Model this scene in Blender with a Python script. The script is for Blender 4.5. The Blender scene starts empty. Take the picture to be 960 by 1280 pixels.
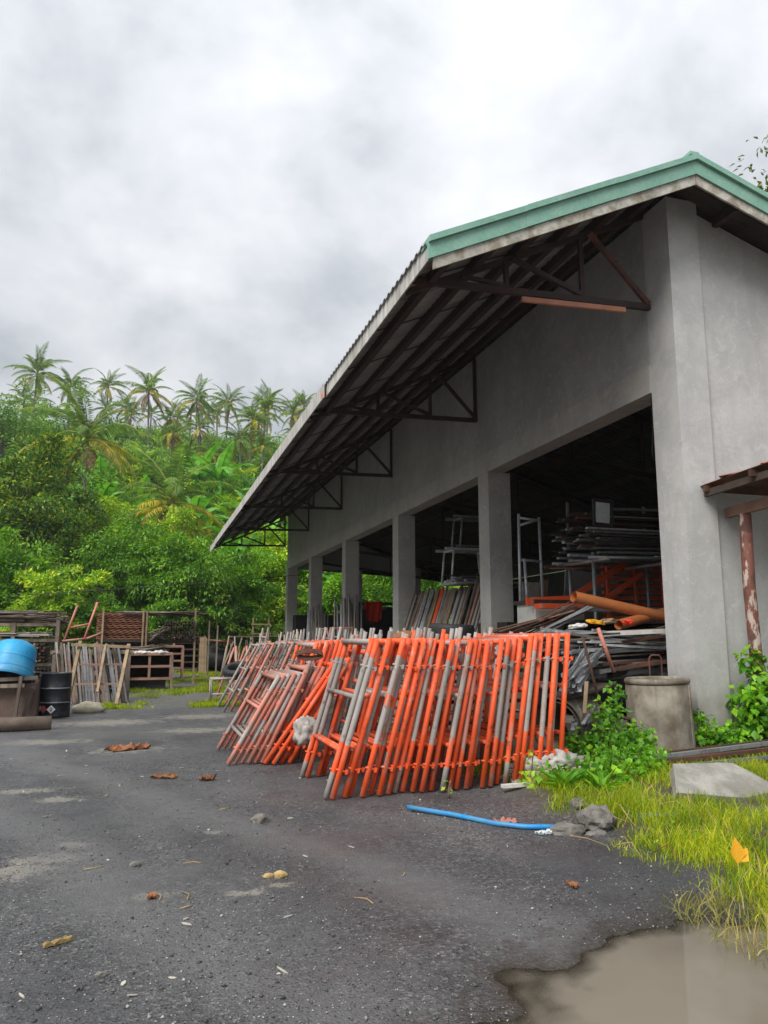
import bpy, bmesh, math, random
import numpy as np
from mathutils import Vector, Matrix, Euler, noise as mnoise

# ------------------------------------------------------------------ camera, world, sun, exposure
sc = bpy.context.scene
C = sc.collection
R = math.radians
cam_d = bpy.data.cameras.new("camera")
cam = bpy.data.objects.new("camera", cam_d)
C.objects.link(cam)
cam.location = (0, 0, 1.6)
cam.rotation_euler = (R(90 + 9.236), 0, R(-16.97))
cam_d.sensor_fit = 'VERTICAL'
cam_d.sensor_height = 36
cam_d.lens = 36 * 962 / 1280
cam_d.clip_end = 3000
cam_d.clip_start = 0.05
sc.camera = cam

SUN_EL, SUN_AZ = 46, 230          # soft light from behind and beside the camera
w = bpy.data.worlds.new("World")
sc.world = w
w.use_nodes = True
nt = w.node_tree
nt.nodes.clear()
def N(t, **k):
    n = nt.nodes.new(t)
    for a, b in k.items(): setattr(n, a, b)
    return n
out = N('ShaderNodeOutputWorld'); bg = N('ShaderNodeBackground')
bg.inputs[1].default_value = 0.1
sky = N('ShaderNodeTexSky', sky_type='NISHITA', sun_disc=False)
sky.sun_elevation = R(SUN_EL); sky.sun_rotation = R(SUN_AZ); sky.air_density = 1.5; sky.dust_density = 2.0
tc = N('ShaderNodeTexCoord'); sep = N('ShaderNodeSeparateXYZ')
nt.links.new(tc.outputs['Generated'], sep.inputs[0])
zz = N('ShaderNodeMath', operation='ADD'); zz.inputs[1].default_value = 0.55
mx = N('ShaderNodeMath', operation='MAXIMUM'); mx.inputs[1].default_value = 0.0
nt.links.new(sep.outputs[2], mx.inputs[0]); nt.links.new(mx.outputs[0], zz.inputs[0])
dx = N('ShaderNodeMath', operation='DIVIDE'); dy = N('ShaderNodeMath', operation='DIVIDE')
nt.links.new(sep.outputs[0], dx.inputs[0]); nt.links.new(zz.outputs[0], dx.inputs[1])
nt.links.new(sep.outputs[1], dy.inputs[0]); nt.links.new(zz.outputs[0], dy.inputs[1])
cmb = N('ShaderNodeCombineXYZ')
nt.links.new(dx.outputs[0], cmb.inputs[0]); nt.links.new(dy.outputs[0], cmb.inputs[1])
n1 = N('ShaderNodeTexNoise'); n1.inputs['Scale'].default_value = 4.2; n1.inputs['Detail'].default_value = 12
n1.inputs['Roughness'].default_value = 0.56; n1.inputs['Distortion'].default_value = 0.12
n2 = N('ShaderNodeTexNoise'); n2.inputs['Scale'].default_value = 1.7; n2.inputs['Detail'].default_value = 5
nt.links.new(cmb.outputs[0], n1.inputs['Vector']); nt.links.new(cmb.outputs[0], n2.inputs['Vector'])
ad = N('ShaderNodeMath', operation='ADD'); nt.links.new(n1.outputs[0], ad.inputs[0]); nt.links.new(n2.outputs[0], ad.inputs[1])
hf = N('ShaderNodeMath', operation='MULTIPLY'); hf.inputs[1].default_value = 0.5; nt.links.new(ad.outputs[0], hf.inputs[0])
rp = N('ShaderNodeValToRGB')
e = rp.color_ramp.elements
e[0].position = 0.41; e[0].color = (0.50, 0.525, 0.56, 1)
e[1].position = 0.61; e[1].color = (0.90, 0.91, 0.93, 1)
m_ = e.new(0.5); m_.color = (0.69, 0.71, 0.745, 1)
nt.links.new(hf.outputs[0], rp.inputs[0])
up = N('ShaderNodeMapRange'); up.inputs[1].default_value = 0.1; up.inputs[2].default_value = 1.0
up.inputs[3].default_value = 3.25; up.inputs[4].default_value = 7.2       # overcast: brighter towards the zenith
nt.links.new(sep.outputs[2], up.inputs[0])
vs = N('ShaderNodeVectorMath', operation='SCALE')
nt.links.new(rp.outputs[0], vs.inputs[0]); nt.links.new(up.outputs[0], vs.inputs['Scale'])
mix = N('ShaderNodeMixRGB'); mix.inputs[0].default_value = 0.94
nt.links.new(sky.outputs[0], mix.inputs[1]); nt.links.new(vs.outputs[0], mix.inputs[2])
nt.links.new(mix.outputs[0], bg.inputs[0]); nt.links.new(bg.outputs[0], out.inputs[0])

sun_d = bpy.data.lights.new("sun", 'SUN'); sun_d.energy = 1.5; sun_d.angle = R(35); sun_d.color = (1, 0.96, 0.9)
sun = bpy.data.objects.new("sun", sun_d); C.objects.link(sun)
sun.rotation_euler = (R(90 - SUN_EL), 0, R(180 - SUN_AZ))
sc.view_settings.view_transform = 'Standard'; sc.view_settings.look = 'None'
sc.view_settings.gamma = 1.0; sc.view_settings.use_curve_mapping = False
sc.view_settings.exposure = 1.25

rnd = random.Random(11)
rng = np.random.default_rng(5)
U = rnd.uniform

# ------------------------------------------------------------------ materials
MATS = {}
class NT:
    def __init__(s, name):
        s.m = bpy.data.materials.new(name); s.m.use_nodes = True
        s.t = s.m.node_tree; s.t.nodes.clear()
        s.out = s.n('ShaderNodeOutputMaterial'); s.b = s.n('ShaderNodeBsdfPrincipled')
        s.l(s.b.outputs[0], s.out.inputs[0]); s.tc = s.n('ShaderNodeTexCoord')
    def n(s, t, **k):
        x = s.t.nodes.new(t)
        for a, b in k.items(): setattr(x, a, b)
        return x
    def l(s, a, b): s.t.links.new(a, b)
    def noise(s, scale, detail=4, rough=0.55, vec=None, stretch=None, dist=0.0):
        x = s.n('ShaderNodeTexNoise'); x.inputs['Scale'].default_value = scale; x.inputs['Detail'].default_value = detail
        x.inputs['Roughness'].default_value = rough; x.inputs['Distortion'].default_value = dist
        src = vec or s.tc.outputs['Object']
        if stretch:
            mp = s.n('ShaderNodeMapping'); mp.inputs['Scale'].default_value = stretch; s.l(src, mp.inputs[0]); src = mp.outputs[0]
        s.l(src, x.inputs['Vector']); return x.outputs[0]
    def ramp(s, fac, stops):
        x = s.n('ShaderNodeValToRGB'); el = x.color_ramp.elements
        for i, (p, c) in enumerate(stops):
            q = el[i] if i < 2 else el.new(p)
            q.position = p; q.color = (*c, 1) if len(c) == 3 else c
        s.l(fac, x.inputs[0]); return x.outputs[0]
    def rng(s, fac, a, b, c=0, d=1):
        x = s.n('ShaderNodeMapRange'); x.inputs[1].default_value = a; x.inputs[2].default_value = b
        x.inputs[3].default_value = c; x.inputs[4].default_value = d; s.l(fac, x.inputs[0]); return x.outputs[0]
    def mix(s, fac, a, b, mode='MIX'):
        x = s.n('ShaderNodeMixRGB', blend_type=mode)
        for i, v in enumerate((fac, a, b)):
            if isinstance(v, (int, float)): x.inputs[i].default_value = v
            elif isinstance(v, tuple): x.inputs[i].default_value = (*v, 1)
            else: s.l(v, x.inputs[i])
        return x.outputs[0]
    def math(s, op, a, b):
        x = s.n('ShaderNodeMath', operation=op)
        for i, v in enumerate((a, b)):
            if isinstance(v, (int, float)): x.inputs[i].default_value = v
            else: s.l(v, x.inputs[i])
        return x.outputs[0]
    def bump(s, h, st=0.3, d=0.02):
        x = s.n('ShaderNodeBump'); x.inputs['Strength'].default_value = st; x.inputs['Distance'].default_value = d
        s.l(h, x.inputs['Height']); s.l(x.outputs[0], s.b.inputs['Normal'])
    def col(s, c):
        if isinstance(c, tuple): s.b.inputs['Base Color'].default_value = (*c, 1)
        else: s.l(c, s.b.inputs['Base Color'])
    def rough(s, r):
        if isinstance(r, (int, float)): s.b.inputs['Roughness'].default_value = r
        else: s.l(r, s.b.inputs['Roughness'])

def worn(name, base, wear, amt=0.5, scale=6, rough=0.6, metal=0.0, dirt=None, bump=0.15, stretch=None, objrand=0.0):
    """base colour broken up by patches of a second one, plus fine dirt"""
    k = NT(name)
    a = k.noise(scale, 6, 0.62, stretch=stretch)
    f = k.rng(a, amt - 0.09 + 0.0, amt + 0.09)
    c = k.mix(f, base, wear)
    if dirt:
        g = k.noise(scale * 0.35, 4, 0.6); c = k.mix(k.rng(g, 0.45, 0.75, 0, 0.75), c, dirt)
    fine = k.noise(scale * 9, 3); c = k.mix(0.35, c, k.ramp(fine, [(0.3, (0.45,) * 3), (0.7, (1,) * 3)]), 'MULTIPLY')
    if objrand:
        oi = k.n('ShaderNodeObjectInfo'); c = k.mix(1.0, c, k.ramp(oi.outputs['Random'], [(0, (1 - objrand,) * 3), (1, (1,) * 3)]), 'MULTIPLY')
    k.col(c); k.rough(k.rng(fine, 0.2, 0.8, rough - 0.12, rough + 0.15)); k.b.inputs['Metallic'].default_value = metal
    if bump: k.bump(fine, bump, 0.004)
    MATS[name] = k.m; return k.m

def tube_paint(name, base, dust, chip, rust, chips=.60, dusty=.55, rnd_=.25):
    """old paint on a tube: faded areas, cement dust, chips and rust freckles"""
    k = NT(name); oi = k.n('ShaderNodeObjectInfo')
    sh = k.n('ShaderNodeVectorMath', operation='ADD'); k.l(k.tc.outputs['Object'], sh.inputs[0])
    cb_ = k.n('ShaderNodeCombineXYZ'); q = k.math('MULTIPLY', oi.outputs['Random'], 37.0); k.l(q, cb_.inputs[0]); k.l(q, cb_.inputs[2]); k.l(cb_.outputs[0], sh.inputs[1]); v = sh.outputs[0]
    c = k.mix(k.rng(k.noise(4, 5, .6, v), dusty - .06, dusty + .12, 0, .65), base, dust)
    c = k.mix(k.rng(k.noise(9, 6, .7, v, (1, 1, .35)), chips - .02, chips + .02), c, chip)
    c = k.mix(k.rng(k.noise(7, 7, .72, v), .60, .66, 0, .9), c, rust)
    c = k.mix(k.rng(k.noise(60, 3, .6, v), .60, .68, 0, .7), c, dust)
    c = k.mix(1.0, c, k.ramp(oi.outputs['Random'], [(0, (1 - rnd_,) * 3), (1, (1,) * 3)]), 'MULTIPLY')
    k.col(c); k.rough(k.rng(k.noise(20, 3, .6, v), .3, .7, .45, .75)); k.bump(k.noise(40, 3, .6, v), .3, .003); MATS[name] = k.m
tube_paint('orange_paint', (0.86, 0.10, 0.018), (0.70, 0.19, 0.10), (0.42, 0.28, 0.23), (0.22, 0.07, 0.035))
tube_paint('salmon_paint', (0.62, 0.20, 0.135), (0.52, 0.30, 0.24), (0.38, 0.30, 0.26), (0.20, 0.085, 0.055), .58, .50, .35)
tube_paint('bare_tube', (0.36, 0.33, 0.305), (0.47, 0.43, 0.39), (0.42, 0.20, 0.14), (0.16, 0.095, 0.07), .58, .54, .42)
worn('galvanised', (0.33, 0.35, 0.37), (0.20, 0.18, 0.16), 0.6, 8, 0.45, 0.35, objrand=0.4)
worn('pale_steel', (0.55, 0.57, 0.60), (0.33, 0.31, 0.29), 0.6, 6, 0.4, 0.25, objrand=0.35)
worn('dark_steel', (0.035, 0.032, 0.034), (0.07, 0.05, 0.045), 0.6, 4, 0.6, objrand=0.2)
worn('rust_steel', (0.16, 0.062, 0.035), (0.09, 0.045, 0.03), 0.5, 7, 0.8, dirt=(0.05, 0.03, 0.025), objrand=0.35)
worn('truss_steel', (0.045, 0.028, 0.026), (0.10, 0.045, 0.03), 0.62, 3, 0.7)
worn('truss_primer', (0.24, 0.075, 0.045), (0.08, 0.04, 0.035), 0.5, 3, 0.7)
worn('grey_wood', (0.36, 0.30, 0.235), (0.20, 0.155, 0.115), 0.5, 5, 0.85, dirt=(0.10, 0.085, 0.065), objrand=0.45, stretch=(1, 1, .2))
worn('red_wood', (0.44, 0.23, 0.165), (0.34, 0.22, 0.16), 0.5, 5, 0.85, dirt=(0.12, 0.07, 0.05), objrand=0.3)
worn('dark_wood', (0.085, 0.06, 0.045), (0.05, 0.035, 0.028), 0.5, 6, 0.9, objrand=0.5)
worn('bamboo', (0.40, 0.29, 0.17), (0.26, 0.18, 0.11), 0.55, 5, 0.7, objrand=0.35)
worn('board_red', (0.36, 0.15, 0.085), (0.25, 0.11, 0.065), 0.55, 6, 0.85, objrand=0.35)
worn('green_flash', (0.20, 0.41, 0.315), (0.25, 0.45, 0.36), 0.52, 2.5, 0.55, dirt=(0.14, 0.29, 0.225), bump=0.08)
worn('pale_board', (0.56, 0.54, 0.48), (0.30, 0.265, 0.20), 0.51, 6, 0.75, dirt=(0.13, 0.115, 0.085), bump=0.1)
worn('roof_under', (0.40, 0.405, 0.41), (0.33, 0.32, 0.31), 0.55, 1.3, 0.7, dirt=(0.24, 0.22, 0.21), objrand=0.18)
worn('roof_shade', (0.06, 0.055, 0.05), (0.04, 0.035, 0.03), 0.55, 1.3, 0.85)  # sheets over the hall: its gloom is put into their colour
worn('shade_wall', (0.09, 0.09, 0.088), (0.06, 0.06, 0.058), 0.5, 1.0, 0.9)  # inner shade of the hall painted into the side wall's colour
worn('strip_paint', (0.62, 0.27, 0.17), (0.50, 0.22, 0.14), 0.5, 4, 0.7)
worn('black_drum', (0.014, 0.016, 0.02), (0.035, 0.05, 0.065), 0.62, 5, 0.42)
worn('blue_plastic', (0.010, 0.30, 0.62), (0.02, 0.38, 0.70), 0.5, 4, 0.4, dirt=(0.10, 0.22, 0.34), bump=0.05)
worn('blue_pipe', (0.012, 0.24, 0.60), (0.05, 0.30, 0.55), 0.5, 9, 0.45, dirt=(0.10, 0.22, 0.36), bump=0.05)
worn('brown_plate', (0.155, 0.105, 0.085), (0.22, 0.15, 0.12), 0.5, 3, 0.8, dirt=(0.09, 0.065, 0.055))
worn('mud_pipe', (0.17, 0.125, 0.095), (0.24, 0.19, 0.15), 0.5, 5, 0.85, dirt=(0.07, 0.055, 0.042))
worn('orange_pvc', (0.62, 0.22, 0.075), (0.55, 0.19, 0.07), 0.5, 3, 0.4, bump=0.02)
worn('white_plastic', (0.72, 0.71, 0.67), (0.60, 0.58, 0.52), 0.6, 6, 0.5, objrand=0.15, bump=0.04)
worn('sack_white', (0.50, 0.48, 0.45), (0.36, 0.335, 0.30), 0.52, 9, 0.8, dirt=(0.22, 0.20, 0.17), bump=.5)
worn('sack_tan', (0.42, 0.38, 0.26), (0.56, 0.53, 0.44), 0.5, 6, 0.8, dirt=(0.22, 0.24, 0.12))
worn('rubber', (0.017, 0.018, 0.02), (0.028, 0.028, 0.03), 0.55, 9, 0.65)
worn('red_cloth', (0.85, 0.05, 0.015), (0.75, 0.04, 0.012), 0.55, 3, 0.85)
worn('black_tarp', (0.008, 0.008, 0.009), (0.016, 0.016, 0.018), 0.5, 3, 0.6)
worn('rock', (0.20, 0.185, 0.165), (0.085, 0.08, 0.072), 0.52, 9, 0.9, dirt=(0.07, 0.065, 0.055), bump=0.5)
worn('slab_concrete', (0.38, 0.365, 0.33), (0.27, 0.26, 0.23), 0.5, 5, 0.9, dirt=(0.17, 0.155, 0.12), bump=0.5)
worn('bark', (0.12, 0.10, 0.08), (0.20, 0.17, 0.14), 0.55, 6, 0.9)
worn('palm_bark', (0.20, 0.175, 0.15), (0.13, 0.11, 0.095), 0.5, 5, 0.9, stretch=(.4, .4, 4))
worn('leaf_litter', (0.15, 0.055, 0.022), (0.25, 0.12, 0.05), 0.5, 12, 0.8)
worn('tan_rag', (0.34, 0.14, 0.055), (0.26, 0.11, 0.05), 0.5, 8, 0.85)
worn('scrap_pale', (0.58, 0.54, 0.48), (0.42, 0.38, 0.31), 0.5, 9, 0.8, objrand=0.4)
worn('straw', (0.50, 0.36, 0.16), (0.36, 0.25, 0.10), 0.5, 9, 0.8)
worn('green_net', (0.01, 0.30, 0.14), (0.02, 0.36, 0.20), 0.5, 7, 0.6)
worn('pane_pale', (0.62, 0.68, 0.70), (0.55, 0.60, 0.62), 0.5, 3, 0.3, bump=0)
worn('yellow_leaf', (0.78, 0.40, 0.01), (0.70, 0.33, 0.01), 0.5, 9, 0.5)
worn('white_sign', (0.75, 0.74, 0.72), (0.62, 0.60, 0.58), 0.6, 9, 0.5)
worn('red_sign', (0.60, 0.10, 0.11), (0.5, 0.12, 0.12), 0.5, 9, 0.5)
worn('pebble', (0.26, 0.255, 0.25), (0.14, 0.14, 0.14), 0.5, 3, 0.85)
worn('lean_sheet', (0.13, 0.075, 0.055), (0.24, 0.10, 0.06), 0.5, 3, 0.8, dirt=(0.05, 0.04, 0.035))

def concrete(name, light=(0.45, 0.45, 0.44), dark=(0.32, 0.32, 0.315), soot=True):
    k = NT(name)
    a = k.noise(0.55, 7, 0.62); c = k.mix(k.rng(a, 0.35, 0.65), dark, light)
    st = k.noise(2.2, 5, 0.6, stretch=(1, 1, 0.09)); c = k.mix(k.rng(st, 0.54, 0.74, 0, 0.24), c, (0.15, 0.15, 0.145))
    st2 = k.noise(3.1, 4, 0.6, stretch=(1, 1, 0.06)); c = k.mix(k.rng(st2, 0.62, 0.78, 0, 0.25), c, (0.55, 0.545, 0.53))
    bl_ = k.noise(1.9, 8, 0.68, dist=.6); c = k.mix(k.rng(bl_, 0.42, 0.62, 0, .7), c, tuple(v * .72 for v in light)); b2 = k.noise(4.6, 6, .7, dist=1.5); c = k.mix(k.rng(b2, .54, .64, 0, .5), c, tuple(min(.6, v * 1.2) for v in light))
    pt = k.noise(1.6, 3, 0.5, dist=1.2); c = k.mix(k.rng(pt, 0.58, 0.63, 0, 0.22), c, (0.42, 0.415, 0.40))
    fine = k.noise(38, 4, 0.65); c = k.mix(0.3, c, k.ramp(fine, [(0.3, (0.6,) * 3), (0.7, (1,) * 3)]), 'MULTIPLY')
    if soot:                       # damp and earth splashed up the foot of the wall
        sp = k.n('ShaderNodeSeparateXYZ'); k.l(k.tc.outputs['Object'], sp.inputs[0])
        z = k.math('ADD', sp.outputs[2], k.math('MULTIPLY', k.noise(2.5, 4), 1.6))
        c = k.mix(k.rng(z, 1.0, 2.2, 0.6, 0), c, (0.20, 0.17, 0.13))
    k.col(c); k.rough(0.88); k.bump(fine, 0.25, 0.006); MATS[name] = k.m
concrete('wall_concrete'); concrete('column_concrete', (0.50, 0.485, 0.455), (0.38, 0.372, 0.355))
concrete('pilaster_concrete', (0.57, 0.57, 0.56), (0.45, 0.45, 0.445))

def culvert():
    k = NT('culvert_concrete')
    c = k.mix(k.rng(k.noise(2.5, 6, 0.6), 0.38, 0.62), (0.11, 0.088, 0.062), (0.27, 0.245, 0.20))
    c = k.mix(k.rng(k.noise(6, 5, 0.6, stretch=(1, 1, .15)), 0.5, 0.7, 0, .7), c, (0.09, 0.075, 0.055))
    c = k.mix(k.rng(k.noise(5, 4, 0.6, stretch=(1, 1, .12)), 0.62, 0.74, 0, .8), c, (0.50, 0.49, 0.45))
    f = k.noise(45, 4); k.col(c); k.rough(0.9); k.bump(f, 0.4, 0.006); MATS['culvert_concrete'] = k.m
culvert()

def peel():
    k = NT('peeling_post')
    a = k.noise(9, 6, 0.65, stretch=(1, 1, .35)); c = k.mix(k.rng(a, 0.53, 0.58), (0.17, 0.06, 0.042), (0.44, 0.36, 0.31))
    c = k.mix(k.rng(k.noise(5, 4), 0.5, 0.6), c, (0.10, 0.045, 0.035)); k.col(c); k.rough(0.75); k.bump(a, 0.5, 0.01); MATS['peeling_post'] = k.m
peel()

def fascia_mat():
    k = NT('fascia_board')
    st = k.noise(9, 4, 0.6, stretch=(1, 1, 0.10)); c = k.mix(k.rng(st, 0.38, 0.66), (0.60, 0.59, 0.56), (0.30, 0.285, 0.26))
    c = k.mix(k.rng(k.noise(1.1, 4), 0.5, 0.75, 0, .7), c, (0.25, 0.225, 0.18)); k.col(c); k.rough(0.8); MATS['fascia_board'] = k.m
fascia_mat()

PATCHES = [(-0.78, 6.14, .36, .20), (-0.63, 6.42, .34, .14), (-0.45, 6.75, .15, .09), (-0.75, 8.62, .24, .16), (-1.25, 9.2, .5, .16), (0.66, 5.23, .17, .06),
           (0.09, 5.35, .15, .08), (-0.17, 12.08, .55, .4), (-1.5, 13.3, .8, .35), (0.9, 14.2, .7, .4), (-0.6, 15.9, 1.0, .6), (1.1, 16.6, .8, .6), (0.9, 5.3, .10, .05), (0.62, 6.9, .1, .08)]
def ground_mat():
    k = NT('yard_gravel')
    P = k.tc.outputs['Object']
    big = k.noise(0.33, 5, 0.6); c = k.mix(k.rng(big, 0.36, 0.66), (0.046, 0.046, 0.050), (0.098, 0.096, 0.098))
    tr = k.noise(1.0, 5, 0.6, stretch=(.9, .22, 1)); c = k.mix(k.rng(tr, 0.5, 0.68, 0, .7), c, (0.115, 0.112, 0.112))
    dk = k.noise(1.7, 6, 0.65); c = k.mix(k.rng(dk, 0.52, 0.70, 0, .65), c, (0.035, 0.035, 0.038))
    vo = k.n('ShaderNodeTexVoronoi'); vo.inputs['Scale'].default_value = 62; k.l(P, vo.inputs['Vector'])
    vs_ = k.n('ShaderNodeSeparateColor'); k.l(vo.outputs['Color'], vs_.inputs[0])
    gn = k.noise(0.75, 5, 0.6); c = k.mix(k.rng(gn, .38, .6, .22, .85), c, k.ramp(vs_.outputs[0], [(0.0, (0.22,) * 3), (0.5, (0.8,) * 3), (0.86, (1.25,) * 3), (1.0, (2.8, 2.7, 2.6))]), 'MULTIPLY')
    sg = k.n('ShaderNodeSeparateXYZ'); k.l(P, sg.inputs[0]); gx, gy = sg.outputs[0], sg.outputs[1]
    edge = k.noise(7, 5, 0.65); e2 = k.noise(28, 3, 0.6)
    for (x, y, rx, ry) in PATCHES:
        mp = k.n('ShaderNodeMapping'); mp.inputs['Location'].default_value = (-x / rx, -y / ry, 0); mp.inputs['Scale'].default_value = (1 / rx, 1 / ry, 0)
        k.l(P, mp.inputs[0]); ln = k.n('ShaderNodeVectorMath', operation='LENGTH'); k.l(mp.outputs[0], ln.inputs[0])
        d = k.math('ADD', ln.outputs['Value'], k.math('MULTIPLY', k.math('SUBTRACT', edge, 0.5), 3.2))
        d = k.math('ADD', d, k.math('MULTIPLY', k.math('SUBTRACT', e2, 0.5), 1.3))
        c = k.mix(k.rng(d, 0.55, 1.0, .62, 0), c, (0.27, 0.245, 0.205))
    for off in (0.0, -1.55):        # rolled-in wheel tracks, smoother and paler
        dd = k.math('ADD', k.math('MULTIPLY', k.math('SUBTRACT', gx, 1.1 + off), .91), k.math('MULTIPLY', k.math('SUBTRACT', gy, 6.3), .414))
        dd = k.math('ABSOLUTE', k.math('ADD', dd, k.math('MULTIPLY', k.math('SUBTRACT', big, 0.5), 1.6)), 0)
        c = k.mix(k.rng(dd, .10, .42, .65, 0), c, k.mix(k.rng(k.noise(9, 4), .35, .7), (0.098, 0.096, 0.097), (0.13, 0.127, 0.127)))
    c = k.mix(1.0, c, (1.02, 1.03, 1.03), 'MULTIPLY')
    # dirt towards the weeds and the puddle
    sp = k.n('ShaderNodeSeparateXYZ'); k.l(P, sp.inputs[0])
    xz = k.math('ADD', sp.outputs[0], k.math('MULTIPLY', k.math('SUBTRACT', edge, 0.5), 1.0))
    c = k.mix(k.rng(xz, 3.6, 4.1, 0, .7), c, (0.10, 0.078, 0.05))
    lo = k.rng(k.math('ADD', sp.outputs[2], k.math('MULTIPLY', k.math('SUBTRACT', e2, .5), .03)), -0.034, -0.012, 0.85, 0); c = k.mix(lo, c, (0.034, 0.029, 0.022))
    yz = k.math('ADD', sp.outputs[1], k.math('MULTIPLY', edge, 4)); c = k.mix(k.rng(yz, 20, 23, 0, .7), c, (0.13, 0.125, 0.105))
    k.col(c)
    wet = k.noise(0.6, 5, 0.6); rr_ = k.rng(wet, 0.4, 0.62, 0.34, 0.8); k.rough(k.mix(lo, rr_, (.22, .22, .22)))
    h = k.math('ADD', k.math('MULTIPLY', vo.outputs['Distance'], 0.7), k.math('MULTIPLY', k.noise(120, 3), 0.5)); k.bump(h, 0.75, 0.012)
    MATS['yard_gravel'] = k.m
ground_mat()

def simple_ground(name, a, b, sc_=2):
    k = NT(name); k.col(k.mix(k.rng(k.noise(sc_, 6, .6), .4, .65), a, b)); k.rough(0.95); MATS[name] = k.m
simple_ground('hill_soil', (0.030, 0.042, 0.016), (0.05, 0.075, 0.02), 0.3)

def water():
    """muddy water: the deeper it stands, the less of the ground shows through"""
    k = NT('muddy_water'); at = k.n('ShaderNodeAttribute', attribute_name='depth')
    c = k.mix(k.rng(k.noise(1.1, 4), .35, .7), (0.205, 0.180, 0.142), (0.150, 0.130, 0.102))
    df = k.n('ShaderNodeBsdfDiffuse'); k.l(c, df.inputs[0]); tr = k.n('ShaderNodeBsdfTransparent'); tr.inputs[0].default_value = (.85, .8, .7, 1)
    ms = k.n('ShaderNodeMixShader'); k.l(k.rng(at.outputs['Fac'], 0.001, 0.020, 0.05, 1.0), ms.inputs[0]); k.l(tr.outputs[0], ms.inputs[1]); k.l(df.outputs[0], ms.inputs[2])
    gl = k.n('ShaderNodeBsdfGlossy'); gl.inputs['Roughness'].default_value = .03; fr = k.n('ShaderNodeFresnel'); fr.inputs[0].default_value = 1.33
    bp_ = k.n('ShaderNodeBump'); bp_.inputs['Strength'].default_value = .03; k.l(k.noise(2.5, 2), bp_.inputs['Height']); k.l(bp_.outputs[0], gl.inputs['Normal']); k.l(bp_.outputs[0], fr.inputs['Normal'])
    m2 = k.n('ShaderNodeMixShader'); k.l(fr.outputs[0], m2.inputs[0]); k.l(ms.outputs[0], m2.inputs[1]); k.l(gl.outputs[0], m2.inputs[2]); k.l(m2.outputs[0], k.out.inputs[0])
    MATS['muddy_water'] = k.m
water()

def leafmat(name, stops, trans=0.33, rough=0.42, big=0.5, vary=0.6):
    k = NT(name); g = k.n('ShaderNodeNewGeometry')
    c = k.ramp(g.outputs['Random Per Island'], stops)
    oi = k.n('ShaderNodeObjectInfo')
    cl = k.noise(big, 3); c = k.mix(vary, c, k.ramp(cl, [(0.38, (0.38, 0.52, 0.5)), (0.60, (1.65, 1.42, 1.0))]), 'MULTIPLY')
    c = k.mix(1.0, c, k.ramp(oi.outputs['Random'], [(0, (0.8, 0.85, 0.8)), (1, (1.12, 1.1, 1.0))]), 'MULTIPLY')
    k.col(c); k.rough(rough); k.b.inputs['Specular IOR Level'].default_value = 0.35
    tr = k.n('ShaderNodeBsdfTranslucent'); k.l(k.mix(1.0, c, (1.25, 1.2, 0.5), 'MULTIPLY'), tr.inputs[0])
    ms = k.n('ShaderNodeMixShader'); ms.inputs[0].default_value = trans
    k.l(k.b.outputs[0], ms.inputs[1]); k.l(tr.outputs[0], ms.inputs[2]); k.l(ms.outputs[0], k.out.inputs[0]); MATS[name] = k.m
leafmat('leaf_mid', [(0, (0.053, 0.163, 0.018)), (0.5, (0.122, 0.326, 0.030)), (1, (0.291, 0.518, 0.043))])
leafmat('leaf_dark', [(0, (0.029, 0.097, 0.022)), (0.6, (0.072, 0.202, 0.033)), (1, (0.380, 0.424, 0.046))])
leafmat('leaf_yellow', [(0, (0.122, 0.308, 0.023)), (0.5, (0.291, 0.533, 0.037)), (1, (0.629, 0.696, 0.052))])
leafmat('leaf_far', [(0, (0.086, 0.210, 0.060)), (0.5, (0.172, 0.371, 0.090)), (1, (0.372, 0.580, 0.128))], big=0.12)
leafmat('leaf_sparse', [(0, (0.090, 0.144, 0.054)), (1, (0.216, 0.288, 0.090))], trans=0.2)
leafmat('palm_green', [(0, (0.081, 0.200, 0.055)), (0.6, (0.153, 0.304, 0.080)), (1, (0.279, 0.399, 0.120))], trans=0.42, big=1.0, vary=0.3)
#(0, (0.069, 0.175, 0.042)), (0.6, (0.147, 0.289, 0.058)), (1, (0.333, 0.438, 0.083))], trans=0.3, big=1.0, vary=0.3)
leafmat('palm_yellow', [(0, (0.235, 0.298, 0.042)), (0.6, (0.568, 0.507, 0.058)), (1, (0.800, 0.595, 0.083))], trans=0.3, big=1.0, vary=0.3)
leafmat('palm_dead', [(0, (0.125, 0.075, 0.044)), (1, (0.312, 0.188, 0.106))], trans=0.15, vary=0.3)
leafmat('banana_green', [(0, (0.086, 0.303, 0.037)), (1, (0.188, 0.495, 0.062))], trans=0.4, big=2.0, vary=0.3)
leafmat('vine_green', [(0, (0.057, 0.212, 0.015)), (0.5, (0.136, 0.374, 0.022)), (1, (0.310, 0.602, 0.037))], trans=0.35, big=2.2)
leafmat('grass_green', [(0, (0.121, 0.246, 0.012)), (0.45, (0.272, 0.392, 0.015)), (0.8, (0.423, 0.515, 0.020)), (1, (0.504, 0.448, 0.070))], trans=0.4, big=1.4, vary=0.7)
leafmat('grass_dry', [(0, (0.16, 0.20, 0.04)), (1, (0.40, 0.33, 0.14))], trans=0.3, big=1.5)

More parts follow.
